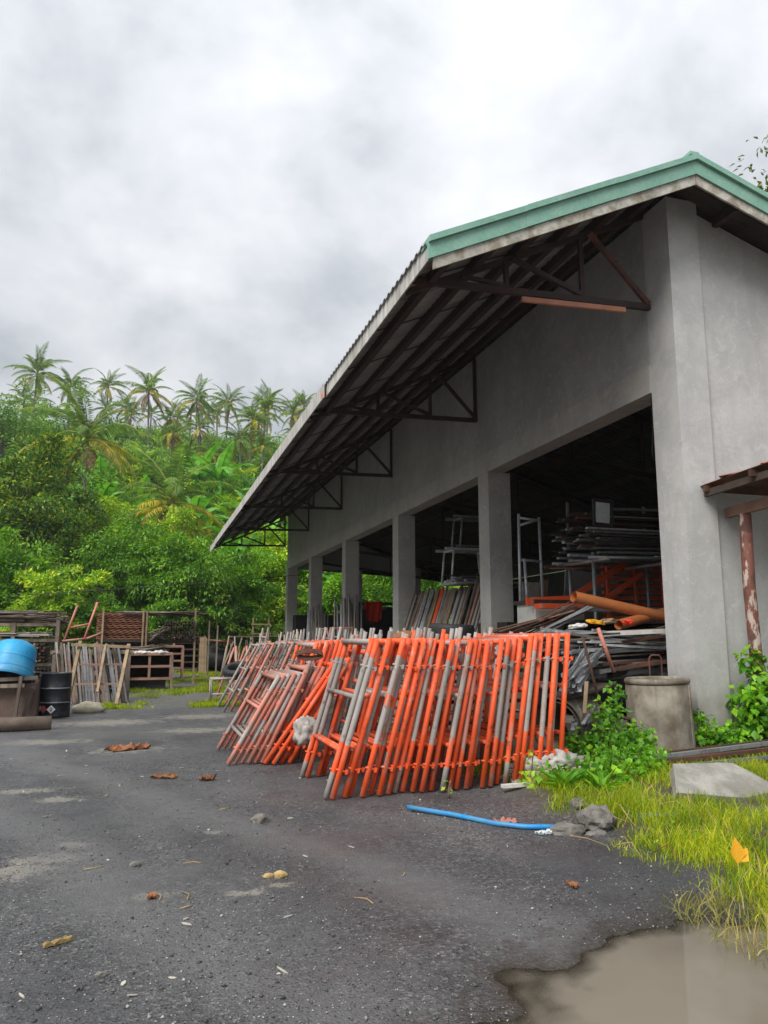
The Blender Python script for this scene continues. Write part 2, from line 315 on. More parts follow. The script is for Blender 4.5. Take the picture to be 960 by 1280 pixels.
# ------------------------------------------------------------------ helpers
def wloc(o):
    v = Vector((0, 0, 0))
    while o is not None:
        v += Vector(o.location); o = o.parent
    return v
def tag(o, label=None, cat=None, group=None, kind=None):
    if label: o['label'] = label
    if cat: o['category'] = cat
    if group: o['group'] = group
    if kind: o['kind'] = kind
    return o
def thing(name, label, cat, loc=(0, 0, 0), group=None, rot=None):
    o = bpy.data.objects.new(name, None); C.objects.link(o); o.location = loc; o.empty_display_size = 0.1
    if rot: o.rotation_euler = rot
    return tag(o, label, cat, group)
def link(name, me, parent=None, loc=None, rot=None, scale=None):
    o = bpy.data.objects.new(name, me); C.objects.link(o)
    if parent: o.parent = parent
    if loc is not None: o.location = loc
    if rot is not None: o.rotation_euler = rot
    if scale is not None: o.scale = scale if hasattr(scale, '__len__') else (scale,) * 3
    return o
def copy_tree(o, parent=None):
    c = o.copy(); C.objects.link(c); c.parent = parent
    for ch in o.children: copy_tree(ch, c)
    return c

class MB:
    def __init__(s): s.v = []; s.f = []; s.m = []; s.s = []
    def add(s, vs, fs, mi=0, sm=False):
        b = len(s.v); s.v += [tuple(v) for v in vs]
        for f in fs: s.f.append([i + b for i in f]); s.m.append(mi); s.s.append(sm)
        return s
    def box(s, c, d, rot=None, mi=0):
        c = Vector(c); h = Vector(d) / 2
        M = rot if isinstance(rot, Matrix) else (Euler(rot).to_matrix() if rot else Matrix.Identity(3))
        vs = [c + M @ Vector((x * h.x, y * h.y, z * h.z)) for z in (-1, 1) for y in (-1, 1) for x in (-1, 1)]
        return s.add(vs, [(0, 2, 3, 1), (4, 5, 7, 6), (0, 1, 5, 4), (2, 6, 7, 3), (0, 4, 6, 2), (1, 3, 7, 5)], mi)
    def beam(s, a, b, w, h, mi=0, up=(0, 0, 1)):
        a = Vector(a); b = Vector(b); d = (b - a); L = d.length; d.normalize()
        u = Vector(up)
        if abs(d.dot(u)) > 0.98: u = Vector((1, 0, 0))
        x = d.cross(u).normalized(); z = x.cross(d)
        return s.box((a + b) / 2, (w, L, h), Matrix((x, d, z)).transposed(), mi)
    def angle(s, a, b, w, t, mi=0, flip=1, up=(0, 0, 1)):
        """an L-section bar"""
        a = Vector(a); b = Vector(b); d = (b - a).normalized(); u = Vector(up)
        if abs(d.dot(u)) > 0.98: u = Vector((1, 0, 0))
        x = d.cross(u).normalized() * flip; z = (x * flip).cross(d)
        pr = [(0, 0), (w, 0), (w, t), (t, t), (t, w), (0, w)]
        vs = [p + x * q[0] + z * q[1] for p in (a, b) for q in pr]
        fs = [(i, (i + 1) % 6, (i + 1) % 6 + 6, i + 6) for i in range(6)] + [(5, 4, 3, 2, 1, 0), (6, 7, 8, 9, 10, 11)]
        return s.add(vs, fs, mi)
    def path(s, pts, r, n=8, mi=0, cap=True, sm=True):
        pts = [Vector(p) for p in pts]; rr = r if hasattr(r, '__len__') else [r] * len(pts)
        rings = []; px = None
        for i, p in enumerate(pts):
            d = (pts[min(i + 1, len(pts) - 1)] - pts[max(i - 1, 0)]).normalized()
            if px is None:
                u = Vector((0, 0, 1)) if abs(d.z) < 0.9 else Vector((1, 0, 0)); px = d.cross(u).normalized()
            px = (px - d * px.dot(d)).normalized(); y = d.cross(px)
            rings.append([p + (px * math.cos(2 * math.pi * k / n) + y * math.sin(2 * math.pi * k / n)) * rr[i] for k in range(n)])
        b = len(s.v)
        for ring in rings: s.v += [tuple(v) for v in ring]
        for i in range(len(pts) - 1):
            for k in range(n):
                s.f.append([b + i * n + k, b + i * n + (k + 1) % n, b + (i + 1) * n + (k + 1) % n, b + (i + 1) * n + k]); s.m.append(mi if not hasattr(mi, '__len__') else mi[i]); s.s.append(sm)
        if cap:
            m0 = mi if not hasattr(mi, '__len__') else mi[0]; m1 = mi if not hasattr(mi, '__len__') else mi[-1]
            s.f.append([b + k for k in range(n)][::-1]); s.m.append(m0); s.s.append(False)
            s.f.append([b + (len(pts) - 1) * n + k for k in range(n)]); s.m.append(m1); s.s.append(False)
        return s
    def tube(s, a, b, r, n=8, mi=0, cap=True): return s.path([a, b], r, n, mi, cap)
    def lathe(s, prof, c=(0, 0, 0), n=24, mi=0, sm=True):
        b = len(s.v); c = Vector(c)
        for (r, z) in prof:
            for k in range(n):
                a = 2 * math.pi * k / n; s.v.append(tuple(c + Vector((r * math.cos(a), r * math.sin(a), z))))
        for i in range(len(prof) - 1):
            for k in range(n):
                s.f.append([b + i * n + k, b + i * n + (k + 1) % n, b + (i + 1) * n + (k + 1) % n, b + (i + 1) * n + k]); s.m.append(mi); s.s.append(sm)
        return s
    def prism(s, poly, z0, z1, mi=0, f=None):
        """poly extruded; f maps (u, v, w) to a point"""
        f = f or (lambda u, v, w: (u, v, w)); n = len(poly)
        vs = [f(u, v, z0) for u, v in poly] + [f(u, v, z1) for u, v in poly]
        return s.add(vs, [list(range(n))[::-1], list(range(n, 2 * n))] + [(i, (i + 1) % n, (i + 1) % n + n, i + n) for i in range(n)], mi)
    def mesh(s, name, mats, off=None):
        me = bpy.data.meshes.new(name)
        vs = s.v if off is None else [(x - off[0], y - off[1], z - off[2]) for x, y, z in s.v]
        me.from_pydata(vs, [], s.f)
        for m in (mats if isinstance(mats, (list, tuple)) else [mats]): me.materials.append(MATS[m])
        me.polygons.foreach_set('material_index', s.m); me.polygons.foreach_set('use_smooth', s.s); me.update()
        return me
    def build(s, name, mats, parent=None, world=True):
        off = wloc(parent) if (parent is not None and world) else None
        return link(name, s.mesh(name, mats, off), parent)
    def single(s, name, mats, label, cat, base, group=None):
        """a thing that is one mesh, origin at its base"""
        return tag(link(name, s.mesh(name, mats, base), None, base), label, cat, group)

def np_mesh(name, V, F, mats, mi=None, smooth=False):
    me = bpy.data.meshes.new(name); V = np.asarray(V, np.float32); F = np.asarray(F, np.int32); n = F.shape[1]
    me.vertices.add(len(V)); me.vertices.foreach_set('co', V.ravel())
    me.loops.add(F.size); me.loops.foreach_set('vertex_index', F.ravel())
    me.polygons.add(len(F)); me.polygons.foreach_set('loop_start', np.arange(len(F), dtype=np.int32) * n)
    try: me.polygons.foreach_set('loop_total', np.full(len(F), n, np.int32))
    except Exception: pass
    for m in mats: me.materials.append(MATS[m])
    if mi is not None: me.polygons.foreach_set('material_index', np.asarray(mi, np.int32))
    if smooth: me.polygons.foreach_set('use_smooth', np.ones(len(F), bool))
    me.update(calc_edges=True); me.validate(); return me

def nrm(a): return a / (np.linalg.norm(a, axis=-1, keepdims=True) + 1e-9)
def leaves(P, A, Nn, L, W, fold=0.12, droop=0.12):
    """folded diamond leaves: 4 vertices, 2 triangles each"""
    A = nrm(A); S = nrm(np.cross(A, Nn)); Nn = np.cross(S, A); L = L[:, None]; W = W[:, None]
    V = np.stack([P, P + A * L * .42 + S * W * .5 + Nn * W * fold, P + A * L - Nn * L * droop, P + A * L * .42 - S * W * .5 + Nn * W * fold], 1).reshape(-1, 3)
    b = np.arange(len(P)) * 4
    F = np.stack([np.stack([b, b + 1, b + 2], 1), np.stack([b, b + 2, b + 3], 1)], 1).reshape(-1, 3)
    return V, F
def crown(rad, nclump, nleaf, L, ratio=0.45, seed=0, low=-0.55, clump=(0.16, 0.42), droop=0.35, shell=0.45, lump=0.5):
    g = np.random.default_rng(seed); rad = np.array(rad, float)
    d = nrm(g.normal(size=(nclump * 3, 3))); d = d[d[:, 2] > low][:nclump]
    rr = (shell - .12) + (1.12 - shell) * g.random(len(d)) ** 0.6; rr = np.where(g.random(len(d)) < .16, g.uniform(1.0, 1.28, len(d)), rr)
    lmp = 1 + lump * np.sin(d[:, 0] * 4 + seed) * np.cos(d[:, 1] * 3.3 + seed * 2) + lump * .5 * np.sin(d[:, 2] * 7 + d[:, 0] * 5)
    cc = d * (rr * lmp)[:, None] * rad * 0.85
    rc = g.uniform(*clump, len(cc)) * rad.mean()
    P, A, Q = [], [], []
    for c_, r_ in zip(cc, rc):
        n = int(nleaf * (0.6 + 0.8 * g.random())); u = nrm(g.normal(size=(n, 3))); u[:, 2] = np.where(u[:, 2] < -0.3, -u[:, 2], u[:, 2])
        p = c_ + u * (r_ * g.random((n, 1)) ** 0.4) * np.array([1, 1, .75])
        P.append(p); A.append(u * 0.7 + nrm(c_[None])*0.4 + g.normal(size=(n, 3)) * 0.5 + np.array([0, 0, -droop])); Q.append(u * 0.7 + np.array([0, 0, 0.8]) + g.normal(size=(n, 3)) * 0.35)
    P = np.concatenate(P); A = np.concatenate(A); Q = np.concatenate(Q)
    l = L * g.uniform(.6, 1.3, len(P)); return leaves(P, A, Q, l, l * ratio * g.uniform(.8, 1.2, len(P)))
def lumpy(r, seed, amp=0.25, freq=1.5, sub=3, squash=(1, 1, 1), flat=True, folds=0.0):
    bm = bmesh.new(); bmesh.ops.create_icosphere(bm, subdivisions=sub, radius=1); o = Vector((seed * 7.3, seed * 3.1, seed))
    mb = MB(); vs = []
    for v in bm.verts:
        n = v.co.normalized(); k = 1 + amp * mnoise.fractal(n * freq + o, 1.0, 2.0, 4)
        if folds: k += folds * abs(mnoise.noise(Vector((n.x * 2.2, n.y * 4 + n.z * 3, n.z * 1.5)) + o)) + folds * .3 * mnoise.noise(n * 7 + o)
        p = n * k; vs.append((p.x * r * squash[0], p.y * r * squash[1], max(p.z, -0.55) * r * squash[2] + 0.5 * r * squash[2]))
    mb.add(vs, [[l.index for l in f.verts] for f in bm.faces], 0, not flat); bm.free(); return mb

def ss(a, b, x): t = max(0, min(1, (x - a) / (b - a))); return t * t * (3 - 2 * t)
def gz(x, y):
    """height of the yard: a shallow hollow under the puddle, a low bank under the weeds"""
    n = mnoise.fractal(Vector((x * 1.3, y * 1.3, 3.3)), 1.0, 2.0, 4)
    z = 0.012 * n
    q = math.hypot((x - 3.3) / 2.12, (y - 2.4) / 1.66) + 0.13 * mnoise.fractal(Vector((x * 2.1, y * 2.1, 8)), 1.0, 2.0, 4)
    z += (.007 * mnoise.fractal(Vector((x * 6, y * 6, 1)), 1.0, 2.0, 3) if 0 < x < 6 and 1 < y < 6 else 0)
    z -= 0.075 * (1 - ss(0.62, 1.38, q))
    z += 0.07 * ss(3.45, 4.2, x + 0.25 * n) * ss(4.2, 5.0, y) * (1 - ss(9.0, 9.4, y))
    return z
def terr(x, y):
    ys = [44, 47, 58, 75, 110, 130, 150, 220, 400]; zs = [-0.4, 0.3, 4.6, 12, 25.5, 32, 37.5, 39, 30]
    return float(np.interp(y, ys, zs)) + 1.2 * mnoise.fractal(Vector((x * .06, y * .06, 0)), 1.0, 2.0, 3) * ss(48, 70, y)

# ------------------------------------------------------------------ ground, hill, puddle
def axis(*segs):
    a = []
    for s0, s1, st in segs: a += list(np.arange(s0, s1 - 1e-6, st))
    return np.array(a + [segs[-1][1]])
xs = axis((-400, -60, 40), (-60, -8, 4), (-8, -2, .4), (-2, 6.6, .06), (6.6, 12, .4), (12, 60, 4), (60, 400, 40))
ys = axis((-60, -4, 4), (-4, 1.2, .4), (1.2, 10, .06), (10, 24, .25), (24, 60, 2), (60, 420, 30))
V = np.array([(x, y, gz(x, y) if (-8 < x < 14 and -4 < y < 30) else -0.0) for y in ys for x in xs]); nx = len(xs)
ii = np.arange(len(ys) - 1)[:, None] * nx + np.arange(nx - 1)[None]
F = np.stack([ii, ii + 1, ii + nx + 1, ii + nx], -1).reshape(-1, 4)
tag(link('ground', np_mesh('ground', V, F, ['yard_gravel'], smooth=True)), kind='structure')
hx = axis((-160, 220, 5)); hy = axis((44, 160, 3), (160, 400, 12))
V = np.array([(x, y, terr(x, y)) for y in hy for x in hx]); nx = len(hx)
ii = np.arange(len(hy) - 1)[:, None] * nx + np.arange(nx - 1)[None]
F = np.stack([ii, ii + 1, ii + nx + 1, ii + nx], -1).reshape(-1, 4)
tag(link('hillside', np_mesh('hillside', V, F, ['hill_soil'], smooth=True)), kind='structure')
WZ = -0.034
px_ = np.arange(.4, 5.9, .045); py_ = np.arange(.2, 4.6, .045); nx = len(px_)
dep = np.array([[WZ - gz(x, y) for x in px_] for y in py_])
V = np.array([(x, y, WZ) for y in py_ for x in px_]); keep = dep > -.012
kf = keep[:-1, :-1] | keep[1:, :-1] | keep[:-1, 1:] | keep[1:, 1:]
ii = (np.arange(len(py_) - 1)[:, None] * nx + np.arange(nx - 1)[None])[kf]
pme = np_mesh('puddle_water', V, np.stack([ii, ii + 1, ii + nx + 1, ii + nx], -1), ['muddy_water'], smooth=True)
da = pme.attributes.new('depth', 'FLOAT', 'POINT'); da.data.foreach_set('value', np.maximum(dep, 0).ravel().astype(np.float32))
tag(link('puddle_water', pme), kind='structure')

# loose stones: real geometry, far too many to count
def gravel():
    base = np.array([(1, 0, 0), (-.5, .87, 0), (-.5, -.87, 0), (.1, .1, .8), (0, 0, -.5)]); tri = np.array([(0, 1, 3), (1, 2, 3), (2, 0, 3), (1, 0, 4), (2, 1, 4), (0, 2, 4)])
    Vs = []; n = 0; pts = []
    while n < 27000:
        y = 2.6 + 9.5 * rnd.random() ** 1.7; x = U(-.26 * y - .5, .95 * y + .4)
        if x > 3.7 and y > 4.4: continue
        d = mnoise.fractal(Vector((x * .8, y * .8, 5)), 1.0, 2.0, 3)
        if d < U(-.5, .25): continue
        z = gz(x, y)
        if z < -0.05: continue
        pts.append((x, y, z, (U(.003, .0075) if rnd.random() < .96 else U(.008, .016)))); n += 1
    for x, y, z, r in pts:
        a = U(0, 6.3); ca, sa = math.cos(a), math.sin(a); b = base * np.array([r * U(.8, 1.5), r * U(.7, 1.1), r * U(.5, 1)])
        Vs.append(np.stack([b[:, 0] * ca - b[:, 1] * sa + x, b[:, 0] * sa + b[:, 1] * ca + y, b[:, 2] + z + r * .25], 1))
    F = (np.arange(len(Vs))[:, None, None] * 5 + tri[None]).reshape(-1, 3)
    k = NT('gravel_mix'); g = k.n('ShaderNodeNewGeometry')
    k.col(k.ramp(g.outputs['Random Per Island'], [(0, (0.03, .03, .032)), (.55, (.10, .10, .10)), (.84, (.19, .185, .18)), (1, (.45, .435, .41))])); k.rough(.8); MATS['gravel_mix'] = k.m
    tag(link('gravel', np_mesh('gravel', np.concatenate(Vs), F, ['gravel_mix'])), kind='stuff')
gravel()

# ------------------------------------------------------------------ warehouse
XW, Y1, SP = 7.46, 9.33, 6.783       # outer face of the long wall, its near corner, bay
ZL = 5.41
EX, RX, RZ, EZ, YR, YF = 3.26, 7.42, 8.57, 6.62, 8.6, 44.0
SL = (RZ - EZ) / (RX - EX)
RS = 0.336
XE = 18.6
def roofz(x): return RZ - (RX - x) * SL if x < RX else RZ - (x - RX) * RS
wh = thing('warehouse', 'long grey concrete warehouse with green roof trim and open column bays', 'warehouse', (XW, Y1, 0))
CW, CT = 0.58, 0.56
for n in range(6):
    y = Y1 + n * SP
    if n == 0: y0, y1 = y, y + 0.62
    elif n == 5: y0, y1 = y - 0.3, y + .3
    else: y0, y1 = y, y + CW
    MB().box((XW + CT / 2 - .004, (y0 + y1) / 2, (ZL + (3.0 if n == 0 else 0)) / 2 - .05), (CT, y1 - y0, ZL + (3.0 if n == 0 else 0) + .1)).build('column', 'pilaster_concrete' if n == 0 else 'column_concrete', wh)
YL = Y1 + 5 * SP
# wall above the openings, one panel a bay, and the lintel beam under each
for n in range(5):
    a = Y1 + n * SP + (.62 if n == 0 else 0) + .004; b = Y1 + (n + 1) * SP - .004
    MB().box((XW + .13, (a + b) / 2, (ZL + .46 + 8.42) / 2), (.26, b - a, 8.42 - ZL - .46)).build('wall_panel', 'wall_concrete', wh)
    a2 = Y1 + n * SP + (.62 if n == 0 else CW); b2 = Y1 + (n + 1) * SP - (0.3 if n == 4 else 0)
    MB().box((XW + .2 - .012, (a + b) / 2, ZL + .23), (.42, b - a, .46)).build('lintel', 'column_concrete', wh)
# near gable wall, set back behind the corner pilaster
def gable(y, z0, nm, t=.2):
    poly = [(XW + CT, z0), (XE - .6, z0), (XE - .6, roofz(XE - .6) - .12), (XW + CT, roofz(XW + CT) - .12)]
    MB().prism(poly, y, y + t, f=lambda u, v, w: (u, w, v)).build(nm, 'pilaster_concrete' if z0 < 1 else 'wall_concrete', wh)
gable(Y1 + .06, -.1, 'gable_wall'); gable(YL, ZL, 'far_gable_wall')
for x in (11.6, 15.2): MB().box((x, YL + .1, ZL / 2), (.5, .4, ZL)).build('column', 'column_concrete', wh)
MB().box((XE - .5, (Y1 + YL) / 2, 2.25), (.2, YL - Y1 - .3, 4.6)).build('side_wall', 'shade_wall', wh)
MB().box((12.5, (Y1 + YL) / 2 + .2, .035), (9.6, YL - Y1 + .4, .07)).build('floor_slab', 'slab_concrete', wh)

# corrugated sheets, each its own piece
def sheet_mesh(x0, x1, wdt, mats):
    mb = MB(); nr = 5; prof = []
    for i in range(nr):
        o = i * wdt / nr; prof += [(o, 0), (o + .35 * wdt / nr, 0), (o + .47 * wdt / nr, .035), (o + .8 * wdt / nr, .035), (o + .93 * wdt / nr, 0)]
    prof.append((wdt + .02, 0.006)); n = len(prof)
    vs = []
    for dz in (0, .006):
        for x in (x0, x1):
            for (yy, h) in prof: vs.append((x - x0, yy, roofz(x) - roofz(x0) + h + dz))
    fs = []
    for i in range(n - 1):
        fs.append((i, i + n, i + n + 1, i + 1)); j = 2 * n; fs.append((i + j, i + 1 + j, i + n + 1 + j, i + n + j))
        fs.append((i, i + 1, i + 1 + j, i + j)); fs.append((i + n, i + n + j, i + n + 1 + j, i + n + 1))
    return mb.add(vs, fs).mesh('roof_sheet', mats)
NS = 34; SW = (YF - YR - .1) / NS
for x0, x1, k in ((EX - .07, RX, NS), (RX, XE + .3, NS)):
    me = sheet_mesh(x0, x1, SW, 'roof_under' if x0 < 5 else 'roof_shade')
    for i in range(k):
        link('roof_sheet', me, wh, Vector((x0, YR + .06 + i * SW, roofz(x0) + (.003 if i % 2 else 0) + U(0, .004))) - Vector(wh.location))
mb = MB(); mb.beam((RX, YR - .02, RZ + .09), (RX, YF, RZ + .09), .16, .05); mb.build('ridge_cap', 'green_flash', wh)
# purlins run the length of the canopy and the roof
for x in (3.72, 4.42, 5.12, 5.82, 6.52, 7.15, 8.4, 10.2, 12, 13.8, 15.6, 17.4):
    z = roofz(x) - .09; MB().box((x, (YR + YF) / 2 + .1, z), (.10, YF - YR - .35, .16)).build('purlin', 'truss_steel', wh)
# canopy trusses at the columns
ty = [9.87 + i * 6.8 for i in range(6)]
for i, y in enumerate(ty):
    t = MB().beam((XW - .02, y, 6.80), (3.42, y, 6.70), .075, .10).build('truss', 'truss_steel', wh)
    def sub(nm, a, b, w_=.07, m='truss_steel'): MB().beam(a, b, .06, w_).build(nm, m, t)
    zt = lambda x: roofz(x) - .20
    sub('top_chord', (3.36, y + .05, zt(3.36) + .05), (XW - .03, y + .05, zt(XW) + .03), .09)
    for x in (6.25, 4.95, 4.15):
        if zt(x) - 6.84 > .1: sub('upright', (x, y + .03, 6.78), (x, y + .03, zt(x)), .07)
    sub('brace', (XW - .05, y - .02, 6.84), (6.40, y - .02, zt(6.4)), .075, 'truss_primer' if i == 0 else 'truss_steel')
    sub('brace', (6.2, y - .02, 6.84), (5.05, y - .02, zt(5.05)), .07); sub('brace', (4.9, y - .02, 6.80), (4.2, y - .02, zt(4.2)), .05)
    if i > 0: sub('wall_post', (XW - .05, y + .02, 6.8), (XW - .05, y + .02, zt(XW)), .06)
for i in range(1, 6):                  # trusses over the hall behind the wall
    y = Y1 + i * SP - .3
    t = MB().beam((XW + .3, y, 5.95), (XE - .6, y, 4.75), .08, .14).build('truss', 'truss_steel', wh)
    MB().beam((XW + .3, y + .04, roofz(XW + .3) - .22), (XE - .6, y + .04, roofz(XE - .6) - .22), .08, .12).build('top_chord', 'truss_steel', t)
    for x in (9.5, 11.5, 13.5, 15.5): MB().beam((x, y + .02, 5.9 - (x - 7.7) * .109), (x, y + .02, roofz(x) - .25), .06, .06).build('upright', 'truss_steel', t)
# sag rods between the purlins, seen as thin lines on the underside
for i in range(18):
    y = YR + 1.2 + i * 1.95
    MB().beam((3.45, y, roofz(3.45) - .045), (RX - .1, y + .5, roofz(RX - .1) - .045), .02, .02).build('sag_rod', 'truss_steel', wh)
# eave fascia boards: near one stands a little proud, then four more
for a, b, dx, dz in ((8.62, 14.62, 0, 0), (14.50, 21.2, -.07, -.05), (21.22, 28.4, -.066, -.05), (28.42, 36.3, -.06, -.055), (36.32, 40.4, -.055, -.06), (40.42, 43.98, -.03, -.09)):
    MB().box((EX - .02 + dx, (a + b) / 2, EZ - .10 + dz), (.022, b - a, .30)).build('fascia_board', 'fascia_board', wh)
MB().box((EX - .08, 14.63, EZ - .22), (.05, .12, .10)).build('fascia_bracket', 'orange_paint', wh)
# rake trim: green cap, green face, pale board, on both slopes of the near gable
def rake(x0, x1):
    def strip(dz0, dz1, y0, y1): return [(x0, roofz(x0) + dz0), (x1, roofz(x1) + dz0), (x1, roofz(x1) + dz1), (x0, roofz(x0) + dz1)], y0, y1
    for nm, mt, dz0, dz1, y0, y1 in (('rake_cap', 'green_flash', -.03, .055, YR - .075, YR + .25), ('rake_flashing', 'green_flash', -.245, -.032, YR - .03, YR + .02)):
        xq = np.linspace(x0, x1, 4 if x1 < 8 else 7)
        for q in range(len(xq) - 1):
            a, b, o_ = xq[q], xq[q + 1] + (.05 if q < len(xq) - 2 else 0), (q % 2) * .004
            MB().prism([(a, roofz(a) + dz0 + o_), (b, roofz(b) + dz0 + o_), (b, roofz(b) + dz1 + o_), (a, roofz(a) + dz1 + o_)], y0 - o_, y1, f=lambda u, v, w: (u, w, v)).build(nm, mt, wh)
    n = 3 if x1 < 8 else 6; xs_ = np.linspace(x0 + (.07 if x1 < 8 else .003), x1 - .003, n + 1)
    for i in range(n):
        a, b = xs_[i] + .002, xs_[i + 1] - .002
        MB().prism([(a, roofz(a) - .40), (b, roofz(b) - .40), (b, roofz(b) - .247), (a, roofz(a) - .247)], YR + .0, YR + .03, f=lambda u, v, w: (u, w, v)).build('rake_board', 'pale_board', wh)
rake(EX - .05, RX); rake(RX + .001, XE + .3)
t = MB().beam((5.14, 9.78, 6.59), (6.94, 9.80, 6.66), .05, .075)
t.single('timber_strip', 'strip_paint', 'orange painted strip hung under the nearest truss of the canopy', 'timber strip', Vector((5.12, 9.78, 6.6)))
cb = MB().path([(7.62, 10.2, 5.43), (7.63, 10.19, 5.0), (7.60, 10.22, 4.5), (7.66, 10.2, 4.25), (7.72, 10.22, 4.45)], .008, 5)
cb.single('hanging_cable', 'dark_steel', 'thin loose cable hanging from the nearest lintel beside the corner column', 'cable', Vector((7.62, 10.2, 5.4)))

# lean-to on the near gable wall
lt = thing('lean_to', 'low rusty sheet lean-to on a peeling red post by the gable wall', 'lean-to', (8.2, 9.0, 0))
me_s = MB()
xs_ = 7.74
for i in range(4):
    mb = MB(); nr = 7; vs = []; wd = .82
    for dz in (0, .005):
        for y in (9.36, 6.4):
            for k in range(nr * 2 + 1): vs.append((xs_ + i * .8 + k * wd / (nr * 2), y, 3.80 + (9.36 - y) * .055 + i * .004 + (.028 if k % 2 else 0) + dz))
    n = nr * 2 + 1; fs = []
    for k in range(n - 1): fs += [(k, k + 1, k + n + 1, k + n), (k + 2 * n, k + 3 * n, k + 3 * n + 1, k + 2 * n + 1), (k, k + 2 * n, k + 2 * n + 1, k + 1), (k + n, k + n + 1, k + 3 * n + 1, k + 3 * n)]
    mb.add(vs, fs).build('roof_sheet', 'lean_sheet', lt)
for y in (9.2, 8.3, 7.4, 6.6): MB().beam((7.70, y, 3.735 + (9.36 - y) * .055), (11, y, 3.735 + (9.36 - y) * .055), .05, .09).build('batten', 'rust_steel', lt)
MB().beam((7.80, 9.3, 3.69), (7.86, 6.5, 3.82), .06, .10).build('rafter', 'dark_wood', lt)
MB().beam((8.19, 9.32, 3.42), (8.25, 6.5, 3.55), .09, .15).build('beam', 'red_wood', lt)
MB().path([(8.21, 9.0, -.05), (8.22, 9.0, 1.2), (8.19, 9.0, 2.3), (8.21, 9.0, 3.36)], .085, 14).build('post', 'peeling_post', lt)
for (a, b) in (((7.72, 8.9, 3.86), (8.0, 8.6, 3.90)), ((7.8, 8.2, 3.9), (8.1, 7.9, 3.93))):
    MB().beam(a, b, .16, .012).build('sheet_scrap', 'salmon_paint', lt)

# ------------------------------------------------------------------ scaffold frames
FR_MATS = ['orange_paint', 'salmon_paint', 'bare_tube']
ORD = ['first', 'second', 'third', 'fourth', 'fifth', 'sixth', 'seventh', 'eighth', 'ninth', 'tenth', 'eleventh', 'twelfth', 'thirteenth', 'fourteenth', 'fifteenth', 'sixteenth', 'seventeenth',
       'eighteenth', 'nineteenth', 'twentieth', 'twenty-first', 'twenty-second', 'twenty-third', 'twenty-fourth', 'twenty-fifth', 'twenty-sixth', 'twenty-seventh', 'twenty-eighth', 'twenty-ninth', 'thirtieth', 'thirty-first', 'thirty-second']
PAT = {  # fractions along the leg and the paint of each band: 0 orange, 1 salmon, 2 bare
    'A': ([0, .30, .86, 1], [0, 2, 0]), 'B': ([0, 1], [0]), 'C': ([0, .30, .54, .61, .86, 1], [0, 2, 0, 2, 0]), 'D': ([0, .13, .32, .88, 1], [2, 0, 2, 0]),
    'E': ([0, .16, .36, .84, 1], [2, 0, 0, 0]), 'F': ([0, .34, 1], [1, 2]), 'G': ([0, 1], [2]), 'H': ([0, .2, .45, .8, 1], [1, 2, 1, 2]), 'I': ([0, 1], [1]), 'J': ([0, .3, .9, 1], [0, 2, 2]),
    'K': ([0, .93, 1], [0, 2]), 'L': ([0, .26, .87, 1], [0, 1, 0])}
WORD = {'A': 'bare grey legs between orange ends', 'B': 'plain orange legs', 'C': 'grey legs with an orange band halfway', 'D': 'grey-footed legs with orange bands', 'E': 'orange legs with bare grey feet',
        'F': 'salmon-footed grey legs', 'G': 'bare grey legs', 'H': 'patchy salmon and grey legs', 'I': 'faded salmon legs', 'J': 'orange-footed grey legs', 'K': 'orange legs with bare tips', 'L': 'faded pink legs between orange ends'}
LEG, RUNG = {}, {}
TR = .0305
def leg_mesh(p, L, lugs=True):
    L = round(L, 2); var = rnd.randrange(3); key = (p, L, lugs, var)
    if key in LEG: return LEG[key]
    fr, mi = PAT[p]; fr = [f if f in (0, 1) else f + (var - 1) * .022 for f in fr]; mb = MB(); mb.path([(0, 0, f * L) for f in fr], TR, 8, mi)
    if lugs:                                      # brace pins welded to the leg
        for z in (.17 * L, .82 * L):
            m = mi[max(i for i in range(len(mi)) if fr[i] <= z / L)]
            mb.tube((-.05, -.012, z), (.075, -.012, z), .011, 6, m); mb.box((.06, -.012, z), (.02, .045, .045), None, m)
    LEG[key] = mb.mesh('leg', FR_MATS); return LEG[key]
def rung_mesh(m, w_, r=.024):
    key = (m, w_, r)
    if key not in RUNG: RUNG[key] = MB().tube((0, .02, 0), (0, w_ - .02, 0), r, 7, m).mesh('rung', FR_MATS)
    return RUNG[key]
def frame(x, y, lean, L, w_, p, label, group, p2=None, rungs=None, yaw=0, z=None, name='scaffold_frame', off=.035):
    o = thing(name, label, 'scaffold frame', (x, y, (gz(x, y) if z is None else z) + .018), group)
    o.rotation_mode = 'ZYX'; o.rotation_mode = 'XYZ'; o.rotation_euler = (0, lean, yaw)
    link('leg', leg_mesh(p, L), o); link('leg', leg_mesh(p2 or p, L), o, (0, w_, 0))
    rc = rungs or {'A': (2, 2, 0), 'B': (0, 0, 0), 'C': (0, 2, 0), 'D': (2, 2, 0), 'E': (0, 0, 0), 'F': (2, 1, 2), 'G': (2, 2, 2), 'H': (2, 1, 2), 'I': (1, 1, 1), 'J': (2, 2, 0), 'K': (0, 0, 0), 'L': (1, 1, 0)}[p]
    top = link('rung', rung_mesh(rc[0], w_, .029), o, (0, 0, L - off))
    link('rung', rung_mesh(rc[1], w_), o, (0, 0, L * .62)); link('rung', rung_mesh(rc[2], w_), o, (0, 0, L * .29))
    return o
seq = "DABACCBBEABABDBLBABAAEBABABAB"
